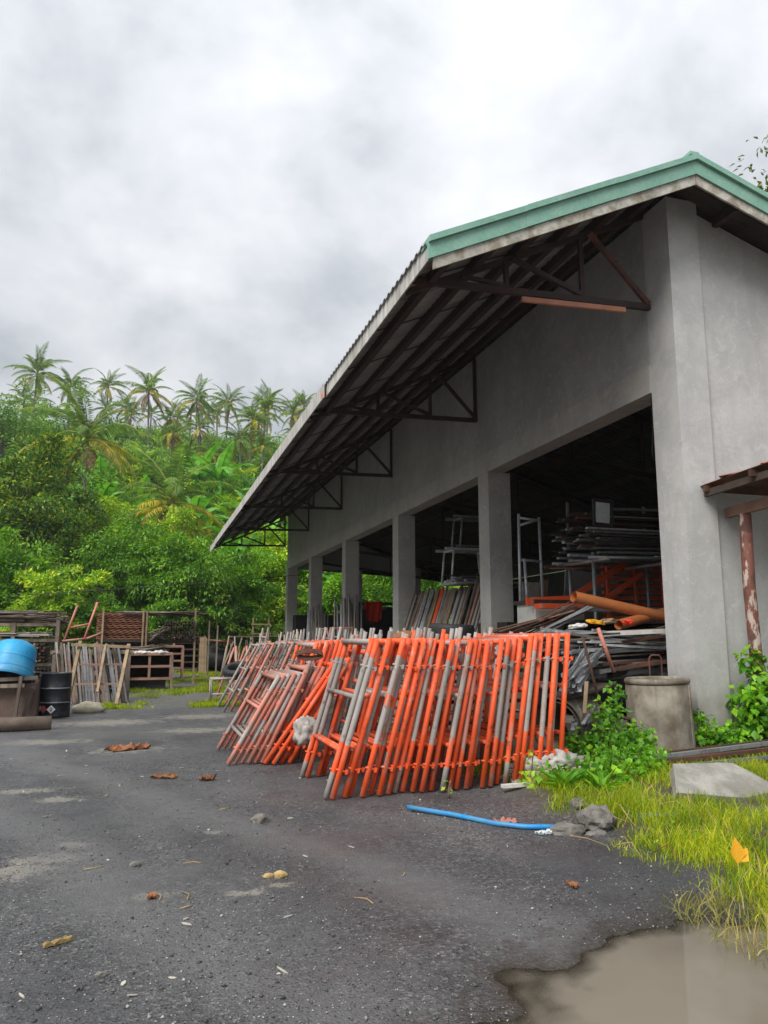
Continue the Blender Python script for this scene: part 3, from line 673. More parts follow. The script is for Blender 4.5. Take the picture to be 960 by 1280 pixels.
for i, p in enumerate(seq):
    t = i / (len(seq) - 1); x = 1.77 + 2.68 * t + U(-.025, .025); tilt = math.atan2(.49 + (.17 - .49) * t, 1.55) + U(-.012, .012)
    where = 'front-row scaffold frame, %s from the ladder end,' % ORD[i]
    frame(x, 7.85 + .1 * t + U(-.05, .05), tilt, 1.557 / math.cos(tilt) + U(-.015, .02), 1.25, p, '%s with %s' % (where, WORD[p]), 'orange scaffold frames leaning in the front row')
for i in range(16):
    x = 2.45 + i * .147 + U(-.03, .03); p = rnd.choice('GGGGKJGB')
    frame(x, 9.75 + U(-.1, .1), R(13 - .3 * i) + U(-.03, .03), 1.67 + U(-.05, .07), 1.2, p, 'second-row scaffold frame showing its tips above the front row, %s from the ladder end' % ORD[i], 'scaffold frames hidden behind the front row', z=.0, off=.24)
for i, p in enumerate('BBKB'):
    frame(1.51 + .105 * i, 10.1 + U(-.04, .04), R(35.5 - 1.5 * i), 1.53, 1.3, p, 'steeply slanted orange frame, %s from the salmon ones, %s' % (ORD[i], WORD[p]), 'steeply slanted orange frames beside the salmon ones')
for i, p in enumerate('ALBBAB'):
    frame(1.66 + .105 * i, 10.1 + .1 * U(-1, 1) + .3, R(20 - i), 1.60, 1.25, p, 'frame behind slanted orange ones, %s from salmon side, %s' % (ORD[i], WORD[p]), 'mixed frames behind the slanted orange ones', rungs=(2, 2, 0) if i == 0 else None)
for i, p in enumerate('HIHIFI'):
    frame(1.06 + .085 * i, 10.2 + U(-.03, .03), R(30 - .8 * i), 1.24, 1.42, p, 'short salmon frame, %s from the open yard, %s' % (ORD[i], WORD[p]), 'short salmon frames beside the open yard', rungs=(2 if i % 2 else 1, 1, 2))
for i, p in enumerate('IHII'):
    frame(1.50 + .075 * i, 10.35 + U(-.05, .05), R(26.5), 1.32, 1.35, p, 'brownish salmon frame, %s beyond the short ones, %s' % (ORD[i], WORD[p]), 'brownish salmon frames wedged in the middle')
for i, p in enumerate('GHIHGIFHG'):
    frame(1.66 + .17 * i, 17.3 + U(-.1, .1), R(28 - .8 * i), 1.62, 1.4, p, 'grey frame beyond the salmon ones, %s from the yard, %s' % (ORD[i], WORD[p]), 'grey frames leaning farther along the wall')
for i in range(9):
    frame(2.15 + .27 * i, 21.8 + U(-.5, .5), R(38) + U(-.2, .12), 1.7 + U(-.1, .1), 1.3, rnd.choice('GHIG'), 'weathered frame in the jumbled heap by the stool, %s from the yard' % ORD[i], 'weathered frames in the far heap', yaw=U(-.35, .35))
for i in range(16):
    frame(3.0 + .2 * i + U(-.04, .04), 14.2 + U(-.8, .8), R(10) + U(-.05, .05), 1.76 + U(-.06, .08), 1.2, rnd.choice('GGHJG'), 'grey frame with only its tips showing between rows and wall, %s from the yard' % ORD[i], 'grey frames standing between rows and wall', off=.3)
for i in range(13):
    frame(3.3 + .26 * i + U(-.04, .04), 24 + U(-2.0, 2.0), R(8) + U(-.08, .08), 1.8 + U(-.06, .12), 1.2, rnd.choice('GGHG'), 'thin grey frame far back beside the last columns, %s from the yard' % ORD[i], 'grey frames far back beside the last columns', off=.3)

# binding wire coil and white sack among the frames
mb = MB()
for k in range(7):
    a0 = U(0, 6); mb.path([(1.98 + .17 * math.cos(a) + U(-.01, .01), 9.66 + .06 * k * .2, 1.36 + .045 * math.sin(a) + k * .008) for a in np.linspace(a0, a0 + 6.28, 13)], .007, 5)
mb.single('wire_coil', 'rust_steel', 'rusty wire coil tied near the tops of the orange frames', 'wire coil', Vector((1.98, 9.66, 1.3)))
m = lumpy(.19, 3, .3, 1.6, 4, (.8, .5, .9), False, .35); o = m.single('white_sack', 'sack_white', 'crumpled white sack stuffed between the slanted orange frames', 'sack', Vector((0, 0, 0)))
o.location = (1.92, 9.35, .40); o.rotation_euler = (0, -.5, .3)

# ------------------------------------------------------------------ things near the corner
cv = thing('concrete_culvert', 'stained concrete culvert pipe standing upright beside the corner column', 'culvert', (6.77, 9.25, 0))
cv.rotation_euler = (0, R(-1.5), 0)
MB().lathe([(.435, -.05), (.43, .5), (.42, .965), (.395, .975)], n=40).build('barrel', 'culvert_concrete', cv, world=False)
MB().lathe([(.41, .975), (.43, .985), (.43, 1.03), (.41, 1.05), (.345, 1.05), (.33, 1.03), (.33, .6), (.0, .6)], n=40).build('rim', 'culvert_concrete', cv, world=False)
for a in (-1.05, -.96): MB().path([(.433 * math.cos(a), .433 * math.sin(a), z) for z in (.96, .6, .2, 0)], .014, 5).build('drip_seam', 'culvert_concrete', cv, world=False)
jb = MB(); jb.path([(7.0, 9.75, .5), (7.0, 9.75, 1.30), (7.03, 9.74, 1.34), (7.15, 9.72, 1.34), (7.18, 9.72, 1.3), (7.18, 9.72, .5)], .014, 8)
jb.single('bent_pipe', 'rust_steel', 'thin bent pipe hoop behind the rim of the concrete culvert', 'pipe', Vector((7.0, 9.75, .5)))
def rough_slab(poly, t, seed, amp=.014):
    bm = bmesh.new(); lo = [bm.verts.new((x, y, -t)) for x, y in poly]; hi = [bm.verts.new((x, y, t)) for x, y in poly]; n = len(poly)
    bm.faces.new(lo[::-1]); bm.faces.new(hi)
    for k in range(n): bm.faces.new((lo[k], lo[(k + 1) % n], hi[(k + 1) % n], hi[k]))
    bmesh.ops.bevel(bm, geom=list(bm.edges), offset=.006, segments=1, affect='EDGES'); bmesh.ops.triangulate(bm, faces=bm.faces)
    bmesh.ops.subdivide_edges(bm, edges=list(bm.edges), cuts=3, use_grid_fill=True)
    for v in bm.verts: v.co += Vector([mnoise.fractal(v.co * f + Vector((seed, c, 0)), 1.0, 2.0, 4) for f, c in ((5, 0), (5, 9), (4, 4))]) * amp * .45
    mb = MB(); mb.add([tuple(v.co) for v in bm.verts], [[l.index for l in f.verts] for f in bm.faces]) if not [bm.verts.index_update(), bm.faces.index_update()] is None else 0
    bm.free(); return mb
sl = rough_slab([(-.66, -.20), (.34, -.33), (.66, -.10), (.52, .29), (-.28, .27)], .055, 3)
so = sl.single('concrete_slab', 'slab_concrete', 'broken pale concrete slab tilted in the grass below the gable', 'concrete slab', Vector((0, 0, 0)))
so.location = (5.5, 6.72, .15); so.scale = (1.08, 1.05, 1); so.rotation_euler = (R(24), R(4), R(8))
for i, (x, y, r, sq, z) in enumerate(((3.42, 6.0, .12, (1.3, .9, .6), .0), (3.70, 5.98, .16, (1.1, .9, .8), .03), (3.60, 5.80, .08, (1.3, 1, .6), .0), (3.90, 6.62, .11, (1.3, .8, .6), .06))):
    m = lumpy(r, 20 + i, .4, 1.3, 3, sq); o = m.single('rock', 'rock', ['low flat rock at the end of the blue pipe', 'largest dark rock at the edge of the grass', 'small rock in front of the dark one', 'pale rock behind the dark one in the grass'][i], 'rock', Vector((0, 0, 0)), 'broken rocks at the end of the blue pipe')
    o.location = (x, y, z - .03); o.rotation_euler = (0, 0, i * 1.3)
bp = MB().path([(2.42, 7.16, .03), (2.55, 6.98, .028), (2.72, 6.76, .025), (2.93, 6.36, .025), (3.12, 6.18, .025), (3.42, 6.04, .03)], .022, 10)
bp.single('blue_pipe', 'blue_pipe', 'long blue plastic pipe lying on the gravel before the orange frames', 'pipe', Vector((2.42, 7.16, 0)))
MB().path([(4.05, 6.02, .07), (4.3, 5.95, .09), (4.42, 5.93, .10)], .022, 10).single('blue_pipe', 'blue_pipe', 'short blue pipe end showing through the yellow grass', 'pipe', Vector((4.05, 6.02, .05)))
m = lumpy(.21, 41, .3, 1.5, 4, (1.15, .7, .65), False, .4); o = m.single('white_sack', 'sack_white', 'dirty white sack slumped at the end of the front orange row', 'sack', Vector((0, 0, 0)))
o.location = (4.44, 8.0, .14); o.rotation_euler = (.1, 0, .3)
m = lumpy(.12, 43, .4, 1.7, 3, (1.3, .9, .8), False, .3); o = m.single('white_sack', 'sack_white', 'folded white sack scrap beside the slumped one', 'sack', Vector((0, 0, 0)))
o.location = (4.16, 7.95, .16)
# pale lengths lying in the weeds
for i in range(9):
    x0 = 3.66 + U(-.1, .35); y0 = 7.66 + .075 * i; z0 = .05 + .045 * (i % 3) + U(0, .02)
    MB().beam((x0, y0, z0), (x0 + U(.6, 1.3), y0 + U(.05, .4), z0 + U(.0, .06)), .06, .035).single('white_batten', 'white_plastic', 'white plastic batten lying in the weeds by the orange row', 'batten', Vector((x0, y0, z0)), 'white battens in the weeds')
for i in range(5):
    x0 = 4.0 + U(0, .5); y0 = 7.95 + i * .09; MB().beam((x0, y0, .10 + .03 * (i % 2)), (x0 + U(1.2, 1.7), y0 + U(.1, .25), .15 + .03 * (i % 2)), .07, .03).single('grey_board', 'grey_wood', 'weathered grey board lying among the weeds by the sack', 'board', Vector((x0, y0, .1)), 'grey boards among the weeds')
for i in range(7):
    x0 = 5.6 + U(-.2, .5); y0 = 7.95 + i * .075; z0 = .10 + .04 * (i % 3); MB().beam((x0, y0, z0), (x0 + U(2.0, 3.2), y0 + U(.2, .5), z0 + .05), .06, .045).single('steel_bar', 'rust_steel' if i % 2 else 'galvanised', 'rusty bar lying behind the broken slab' if i % 2 else 'grey steel bar lying behind the broken slab', 'bar', Vector((x0, y0, z0)), 'bars lying behind the broken slab')

# offcuts spilling out of the first bay
HUE = {'pale_steel': 'pale shiny', 'galvanised': 'grey', 'dark_wood': 'dark brown', 'dark_steel': 'blackish', 'rust_steel': 'rusty', 'grey_wood': 'weathered', 'bamboo': 'tan', 'red_wood': 'reddish', 'bare_tube': 'pale', 'white_plastic': 'white', 'board_red': 'brick red', 'salmon_paint': 'pinkish'}
def bundle(n, p0, p1, spread0, spread1, size, mats, name, label, cat, group, kind='beam'):
    for i in range(n):
        a = Vector(p0) + Vector((U(-1, 1) * spread0[0], U(-1, 1) * spread0[1], U(-1, 1) * spread0[2]))
        b = Vector(p1) + Vector((U(-1, 1) * spread1[0], U(-1, 1) * spread1[1], U(-1, 1) * spread1[2]))
        mb = MB(); m = rnd.choice(mats); s_ = U(*size)
        if kind == 'beam': mb.beam(a, b, s_, s_ * U(.25, .6))
        elif kind == 'angle': mb.angle(a, b, s_, .006, flip=rnd.choice((1, -1)))
        else: mb.tube(a, b, s_ / 2, 7)
        lb_ = label.replace('#', HUE.get(m, 'grey'))
        if '%s' in lb_: lb_ = lb_ % ['lowest', 'in the middle', 'uppermost'][min(2, max(0, int((a.z - p0[2] + spread0[2]) / (2 * spread0[2]) * 3)))]
        mb.single(name, m, lb_, cat, a, group)
bundle(34, (5.42, 9.35, .97), (6.35, 10.3, 1.3), (.10, .15, .13), (.18, .15, .12), (.03, .05), ['pale_steel', 'pale_steel', 'galvanised'], 'steel_angle', '# steel angle in the bundle spilling out beside the front row', 'steel angle', 'steel angles spilling from the first bay', 'angle')
bundle(9, (5.55, 9.3, .42), (5.95, 9.8, .66), (.15, .1, .1), (.15, .1, .1), (.04, .06), ['pale_steel', 'galvanised'], 'steel_offcut', '# steel offcut lying low under the tilted plank', 'steel offcut', 'low steel offcuts')
bundle(60, (6.25, 10.6, 1.52), (8.6, 10.8, 1.56), (.4, .5, .22), (.4, .5, .22), (.04, .10), ['galvanised', 'pale_steel', 'pale_steel', 'white_plastic', 'rust_steel', 'grey_wood'], 'steel_strip', '# strip in the low pile beneath the orange pipes, %s', 'steel strip', 'strips in the low pile beneath the orange pipes')
bundle(30, (6.5, 10.5, 1.12), (8.4, 10.6, 1.18), (.35, .35, .16), (.4, .4, .16), (.05, .12), ['dark_steel', 'grey_wood', 'galvanised', 'rust_steel', 'pale_steel'], 'scrap_bar', '# scrap bar near the bottom of the low pile, %s', 'scrap bar', 'scrap bars under the low pile')
for k, (x, y, z, m_, nm, lb_) in enumerate(((6.55, 10.4, 1.80, 'yellow_leaf', 'yellow_rag', 'crumpled yellow rag lying on the low strip pile'), (7.2, 10.5, 1.80, 'red_cloth', 'red_rag', 'small red rag on the low strip pile'), (6.9, 10.6, 1.82, 'bamboo', 'cardboard_scrap', 'crumpled brown cardboard on the low strip pile'), (6.3, 10.5, 1.74, 'white_plastic', 'plastic_scrap', 'white plastic scrap on the low strip pile'))):
    q_ = lumpy(.085, 140 + k, .4, 1.8, 3, (1.7, .9, .5), True, .3).single(nm, m_, lb_, 'scrap', Vector((0, 0, 0))); q_.location = (x, y, z); q_.rotation_euler = (.1, .1, k)
MB().beam((6.85, 10.15, 1.66), (8.4, 10.2, 1.72), .12, .06).single('white_bar', 'white_plastic', 'bright white bar lying on top of the low strip pile', 'bar', Vector((6.85, 10.15, 1.6)))
MB().beam((5.42, 9.6, .80), (6.5, 10.1, .92), .40, .035).single('plank', 'dark_wood', 'dark plank under the bundle of shiny angles', 'plank', Vector((5.42, 9.6, .78)))
MB().beam((5.75, 9.1, .62), (6.25, 9.45, .50), .34, .03).single('plank', 'brown_plate', 'short brown plank tilted beside the culvert', 'plank', Vector((5.75, 9.1, .6)))
MB().tube((5.55, 9.15, 1.62), (5.86, 9.2, .5), .018, 7).single('rusty_rod', 'rust_steel', 'thin rusty rod slanting down past the shiny angles', 'rod', Vector((5.86, 9.2, .5)))
MB().beam((5.62, 9.2, 1.02), (5.52, 9.12, .62), .05, .02).single('wood_lath', 'bamboo', 'short pale lath hanging below the shiny angles', 'lath', Vector((5.5, 9.1, .6)))
MB().tube((6.02, 9.5, 1.72), (6.30, 9.6, 1.12), .026, 8).single('red_rod', 'salmon_paint', 'red tube leaning behind the rim of the culvert', 'tube', Vector((6.3, 9.6, 1.1)))
bundle(3, (4.9, 9.3, 1.48), (5.6, 9.7, 1.5), (.1, .1, .06), (.1, .1, .05), (.03, .05), ['rust_steel', 'pale_steel'], 'steel_rod', 'rod poking out past the end of the front row', 'rod', 'rods poking past the front row', 'tube')
# hollow pipe lying beneath
pp = MB().path([(5.35, 9.6, .40), (6.15, 10.15, .42)], .38, 22, 0, False); pp.path([(5.35, 9.6, .40), (6.15, 10.15, .42)], .33, 22, 0, False)
pp.single('concrete_pipe', 'culvert_concrete', 'grey concrete pipe lying under the pile of shiny angles', 'pipe', Vector((5.35, 9.6, 0)))

# first bay: rack of strips, orange pipes, orange steel, boards
rk = thing('storage_rack', 'pipe rack loaded with metal strips behind the corner column', 'rack', (8.9, 13.4, .07))
for x, y, h in ((8.32, 13.2, 3.25), (10.05, 12.85, 5.0), (8.5, 14.4, 4.45), (10.4, 14.4, 4.45)): MB().tube((x, y, .07), (x - (.14 if y == 12.85 else 0), y, h), .036, 9).build('upright', 'galvanised', rk)
for y in (13.0, 13.7, 14.4): MB().tube((8.1, y, 3.12), (10.6, y, 3.16), .035, 8).build('crossbar', 'galvanised', rk)
for x in (8.34, 10.0): MB().tube((x, 12.7, 3.08), (x, 14.6, 3.08), .035, 8).build('rail', 'bare_tube', rk)
for i in range(70):
    z = 3.2 + .92 * rnd.random(); y = 13.0 + 1.3 * rnd.random(); x0 = 8.0 + .5 * rnd.random() ** 1.5 + .1 * abs(z - 3.6); x1 = U(10.1, 10.9)
    m = rnd.choice(['galvanised', 'galvanised', 'dark_steel', 'dark_steel', 'dark_wood', 'pale_steel', 'rust_steel'])
    MB().beam((x0, y, z), (x1, y + U(-.1, .1), z + U(-.07, .1)), U(.05, .14), U(.02, .05)).single('metal_strip', m, HUE.get(m, 'grey') + ' metal strip in the ' + ['bottom', 'lower', 'middle', 'upper', 'top'][min(4, int((z - 3.2) / .92 * 5))] + ' layers of the pipe rack behind the corner column', 'metal strip', Vector((x0, y, z)), 'metal strips on the pipe rack')
pn = thing('framed_glass', 'pale framed pane standing on the stacked strips of the rack', 'pane', (8.4, 12.95, 3.72))
MB().box((8.42, 12.95, 4.0), (.30, .02, .40), (0, .06, 0)).build('pane', 'pane_pale', pn)
for a, b in (((8.22, 12.94, 3.76), (8.22, 12.94, 4.24)), ((8.62, 12.94, 3.76), (8.62, 12.94, 4.24)), ((8.2, 12.94, 4.24), (8.64, 12.94, 4.24)), ((8.2, 12.94, 3.76), (8.64, 12.94, 3.76))): MB().beam(a, b, .035, .05).build('frame', 'dark_steel', pn)
bundle(8, (7.9, 14.2, 3.02), (8.9, 14.2, 3.04), (.1, .3, .05), (.1, .3, .04), (.05, .09), ['rust_steel', 'red_wood'], 'rusty_bar', 'rusty bar sticking out beside the pipe rack', 'bar', 'rusty bars beside the rack')
for k, (a, b, r) in enumerate((((6.72, 11.3, 2.26), (8.7, 11.5, 1.93), .095), ((7.45, 11.15, 1.80), (9.2, 11.9, 2.10), .085))):
    mb = MB(); mb.path([a, b], r, 18, 0, False); mb.path([a, b], r * .9, 18, 0, False)
    mb.single('orange_pipe', 'orange_pvc', ['long orange plastic pipe lying across the first bay', 'second orange plastic pipe crossing below the long one'][k], 'pipe', Vector(a))
# orange steel lattice (formwork panels)
fw = thing('orange_formwork', 'orange steel lattice panels stored inside the first bay', 'formwork', (8.9, 14.9, 1.9))
for k in range(9): MB().beam((9.4, 14.6, 2.0 + .14 * k), (11.4, 14.7, 2.05 + .14 * k), .05, .07).build('slat', 'orange_paint', fw)
MB().beam((8.35, 14.3, 2.35), (9.95, 14.3, 3.25), .05, .13).build('brace', 'orange_paint', fw); MB().beam((9.1, 14.3, 2.3), (10.2, 14.3, 2.95), .05, .10).build('brace', 'orange_paint', fw)
MB().box((7.95, 13.9, 2.34), (1.5, .06, .16), (0, -.06, 0)).build('channel', 'orange_paint', fw); MB().box((7.95, 13.6, 2.2), (1.3, .3, .10)).build('channel', 'orange_paint', fw)
for x in (9.5, 10.2, 10.9): MB().beam((x, 14.55, 1.9), (x, 14.55, 3.4), .05, .06).build('upright', 'orange_paint', fw)
MB().beam((7.4, 12.8, 2.12), (10.2, 13.0, 2.12), .2, .09).single('steel_channel', 'galvanised', 'wide grey steel channel lying behind the long orange pipe', 'channel', Vector((7.4, 12.8, 2.1)))
# bin, rods, table under it all
bn = thing('storage_bin', 'pale bin with a dark rim beside the second column', 'bin', (7.9, 14.3, .07))
MB().box((7.95, 14.3, 1.98), (1.1, .8, .62)).build('body', 'white_plastic', bn)
for a, b in (((7.35, 13.88, 2.3), (8.55, 13.88, 2.3)), ((7.35, 14.72, 2.3), (8.55, 14.72, 2.3)), ((7.38, 13.88, 2.3), (7.38, 14.72, 2.3)), ((8.52, 13.88, 2.3), (8.52, 14.72, 2.3))): MB().beam(a, b, .09, .08).build('rim', 'dark_steel', bn)
for x in (7.5, 8.4): MB().box((x, 14.3, .86), (.1, .7, 1.6)).build('leg', 'dark_wood', bn)
bundle(26, (6.35, 13.2, 1.62), (7.4, 12.2, 2.12), (.25, .25, .12), (.25, .2, .12), (.018, .03), ['rust_steel', 'rust_steel', 'red_wood'], 'rebar', 'rusty rebar rod in the slanting bundle by the second column', 'rebar rod', 'rebar rods by the second column', 'tube')
bundle(3, (6.6, 12.2, 1.72), (7.75, 12.0, 2.22), (.1, .1, .05), (.1, .1, .04), (.05, .07), ['pale_steel', 'galvanised'], 'steel_channel', 'grey channel slanting up behind the front row', 'channel', 'slanting grey channels behind the front row')
tb = thing('work_table', 'dark steel table carrying the lumber in the first bay', 'table', (8.5, 13.0, .07))
MB().box((9.0, 13.6, 1.88), (3.0, 2.4, .06)).build('top', 'dark_steel', tb)
for x in (7.7, 10.3):
    for y in (12.6, 14.6): MB().box((x, y, .96), (.09, .09, 1.78)).build('leg', 'dark_steel', tb)
MB().box((9.2, 13.9, 1.0), (2.4, 1.6, 1.6)).single('black_crate', 'black_tarp', 'black covered crate under the dark table in the first bay', 'crate', Vector((9.2, 13.9, .07)))
for i, (x, y, w_, h, m) in enumerate(((8.45, 16.05, .45, .85, 'slab_concrete'), (8.95, 16.4, .2, .95, 'red_wood'), (10.6, 17.0, 1.5, 1.2, 'wall_concrete'))):
    MB().box((x, y, 2.0 + h / 2), (w_, .05, h), (0, R(3 * i), 0)).single('leaning_sheet', m, ['pale panel standing behind the second column', 'reddish panel standing deep in the first bay', 'wide grey panel standing deep behind the rack'][i], 'panel', Vector((x, y, 1.95)))
MB().box((9.4, 16.4, 1.0), (3.6, 1.6, 1.86)).single('timber_crate', 'dark_wood', 'big dark timber crate deep inside the first bay', 'crate', Vector((9.4, 16.4, .07)))
# grey trestles stacked in bays one and two
def trestle(x, y, z, w_, h, d, label, m='pale_steel'):
    o = thing('steel_trestle', label, 'trestle', (x, y, z), 'grey steel trestles')
    for sx in (0, 1):
        for sy in (0, 1): MB().tube((sx * w_ + (.08 if sx else -.08), sy * d, 0), (sx * w_, sy * d, h), .032, 8).build('leg', m, o, False)
        MB().beam((sx * w_, 0, h), (sx * w_, d, h), .05, .05).build('end_bar', m, o, False)
    for sy in (0, 1): MB().beam((-.25, sy * d, h + .03), (w_ + .25, sy * d, h + .03), .06, .07).build('top_bar', m, o, False)
    MB().beam((-.2, 0, .03), (w_ + .2, 0, .03), .05, .05).build('foot_bar', m, o, False); return o
o = thing('steel_stand', 'narrow grey steel stand just beyond the second column', 'stand', (7.8, 15.3, 1.9))
for a, b in (((7.78, 15.3, 1.9), (7.80, 15.3, 4.3)), ((8.34, 15.3, 1.9), (8.30, 15.3, 4.25)), ((7.92, 15.2, 1.9), (7.86, 15.2, 3.3))): MB().tube(a, b, .034, 8).build('leg', 'pale_steel', o)
for a, b in (((7.80, 15.3, 4.22), (8.30, 15.3, 4.18)), ((7.80, 15.3, 3.28), (8.32, 15.3, 3.26)), ((7.82, 15.3, 4.05), (8.28, 15.3, 4.2))): MB().tube(a, b, .028, 8).build('bar', 'pale_steel', o)
0 and (7.80, 15.3, 1.95, .50, 1.35, .6, 'tall grey trestle standing just beyond the second column')
0 and ('small grey trestle on the tall one beyond the second column', 'galvanised')
trestle(7.75, 19.0, 3.05, 1.0, .85, .7, 'pale trestle table raised in the second bay')
trestle(8.05, 19.1, 4.0, .8, .80, .6, 'smaller grey trestle standing on the pale raised one', 'galvanised')
MB().beam((7.5, 18.8, 2.98), (9.6, 18.9, 3.02), 1.0, .06).single('steel_plate', 'pale_steel', 'grey plate carrying the trestles in the second bay', 'plate', Vector((7.5, 18.8, 2.95)))
bundle(14, (7.7, 18.9, 3.12), (8.5, 19.0, 3.16), (.2, .3, .08), (.2, .3, .08), (.05, .12), ['pale_steel', 'white_plastic', 'dark_wood'], 'offcut', '# offcut piled under the raised trestle', 'offcut', 'offcuts under the raised trestle')
MB().box((9.2, 19.5, 1.48), (2.2, 1.1, 2.84)).single('timber_crate', 'black_tarp', 'tall dark crate under the grey plate in the second bay', 'crate', Vector((9, 19.4, .07)))
for i in range(46):
    y = 17.3 + 5.8 * i / 45; x = 7.75 + U(-.04, .06); h = 2.95 + U(-.12, .12); m = 'orange_paint' if i in (24, 25) else rnd.choice(['bare_tube', 'grey_wood', 'red_wood', 'pale_steel', 'bare_tube', 'bamboo'])
    MB().tube((x - .75, y - .1, .04), (x + .25, y + U(-.15, .1) , h), .042, 8).single('leaning_pole', m, ('orange pole leaning in the middle of the row across the second bay' if m == 'orange_paint' else '%s pole leaning in the row across the second bay, %s' % (HUE.get(m, 'grey'), ['by the second column', 'before the orange poles', 'beyond the orange poles', 'by the third column'][i * 4 // 46])), 'pole', Vector((x - .75, y - .1, 0)), 'poles leaning across the second bay')
MB().beam((8.05, 17.0, 2.86), (8.05, 23.2, 2.86), .08, .08).single('support_rail', 'grey_wood', 'timber rail behind the leaning poles of the second bay', 'rail', Vector((8.05, 17, 2.8)))
def tyre(loc, r, wd, label, rot=(0, 0, 0)):
    o = MB().lathe([(r * .58, 0), (r * .62, wd * .02), (r * .9, .0), (r * .985, wd * .12), (r, wd * .3), (r * .985, wd * .36), (r, wd * .42), (r, wd * .7), (r * .985, wd * .88), (r * .9, wd), (r * .62, wd * .98), (r * .58, wd * .94), (r * .55, wd * .5), (r * .58, 0)], n=36).single('tyre', 'rubber', label, 'tyre', Vector((0, 0, 0)))
    o.location = loc; o.rotation_euler = rot; return o
pal = thing('pallet_stack', 'stack of grey boards behind the front row of frames', 'pallet stack', (5.35, 13.0, 0))
for k in range(9): MB().box((5.3, 13.0, .1 + .17 * k), (2.0, 1.4, .10)).build('board', 'grey_wood', pal)
for k in range(8): MB().box((5.3, 13.0, .185 + .17 * k), (1.8, .12, .068)).build('bearer', 'dark_wood', pal)
tyre((5.15, 12.8, 1.53), .40, .30, 'black tyre lying flat behind the front row of frames', (.03, .04, 0))
tyre((2.35, 21.0, .62), .36, .24, 'old black tyre lying on the heap beside the far stool', (.35, -.2, 0))
m = lumpy(.18, 51, .3, 1.4, 3, (1.3, .9, .62), False, .2); o = m.single('tan_sack', 'tan_rag', 'tan sack lying on the boards beside the black tyre', 'sack', Vector((0, 0, 0))); o.location = (4.42, 13.1, 1.54)

# bays three to five: red cloth on a rail, bundles leaning on the columns, dark screens
rr = thing('drying_rail', 'dark rail on posts across the third bay', 'rail', (8.4, 31, .07))
MB().beam((8.2, 31, 2.98), (12.6, 31.4, 2.98), .12, .12).build('rail', 'dark_steel', rr)
for x in (8.4, 12.3): MB().beam((x, 31.05 if x < 9 else 31.35, .07), (x, 31.05 if x < 9 else 31.35, 2.92), .1, .1).build('post', 'dark_steel', rr)
mb = MB(); nxx, nzz = 14, 12; vs = []
for j in range(nzz):
    for i in range(nxx):
        u = i / (nxx - 1); v = j / (nzz - 1); dd = .86 - .28 * abs(u - .55) + .06 * math.sin(i * 2.3); wdt = .82 - .14 * v
        vs.append((8.98 + (u - .5) * wdt, 30.9 - .05 * math.sin(u * 17 + v * 2) - .02 * math.cos(u * 9), 3.06 - v * dd))
f_ = [(j * nxx + i, j * nxx + i + 1, (j + 1) * nxx + i + 1, (j + 1) * nxx + i) for j in range(nzz - 1) for i in range(nxx - 1)]
vs2 = [(x, y + .012, z) for x, y, z in vs]; mb.add(vs, f_, 0, True); mb.add(vs2, [t[::-1] for t in f_], 0, True)
mb.single('red_cloth', 'red_cloth', 'bright red cloth hanging from the dark rail in the third bay', 'cloth', Vector((8.98, 30.9, 2.2)))
for k, (x, y, w_, h) in enumerate(((10.6, 33.5, 4.6, 2.75), (8.9, 41.5, 2.6, 2.7), (13.2, 40.0, 3.5, 3.1))):
    MB().box((x, y, h / 2 + .07), (w_, .9, h)).single('covered_stack', 'black_tarp', ['black covered stack behind the red cloth', 'black covered stack by the farthest columns', 'black covered stack deep at the open far end'][k], 'covered stack', Vector((x, y, .07)))
for k in range(11): MB().box((8.8 + k * .42 + U(-.1, .1), 33.4, 2.84 + .03 * (k % 3)), (U(.2, .4), .4, U(.06, .16))).single('stacked_box', rnd.choice(['grey_wood', 'dark_steel', 'galvanised']), 'small grey box on top of the black covered stack', 'box', Vector((8.8 + k * .42, 33.4, 2.82)), 'boxes on the covered stack')
for n, (x, y) in enumerate(((7.55, 29.0), (7.75, 35.7))):
    for k in range(13):
        xx = x - .55 + .085 * k; MB().tube((xx - .25 + U(-.1, .1), y - U(.5, .9), .03), (xx + U(-.05, .08), y + .45, 3.1 + U(-.3, .2) - .15 * n), .035, 7).single('leaning_pole', rnd.choice(['bare_tube', 'pale_steel', 'bare_tube']), ['grey pole in the bundle leaning beside the red cloth', 'grey pole in the bundle leaning on the fifth column'][n], 'pole', Vector((xx - .25, y - .7, 0)), ['pole bundle beside the red cloth', 'pole bundle on the fifth column'][n])
for k in range(2): frame(6.3 + .3 * k, 26.0, R(-12 + 20 * k), 1.95, 1.1, 'I', ['reddish frame leaning before the fourth column', 'second reddish frame crossed with it before the fourth column'][k], 'reddish frames before the red cloth', yaw=.5 * k)

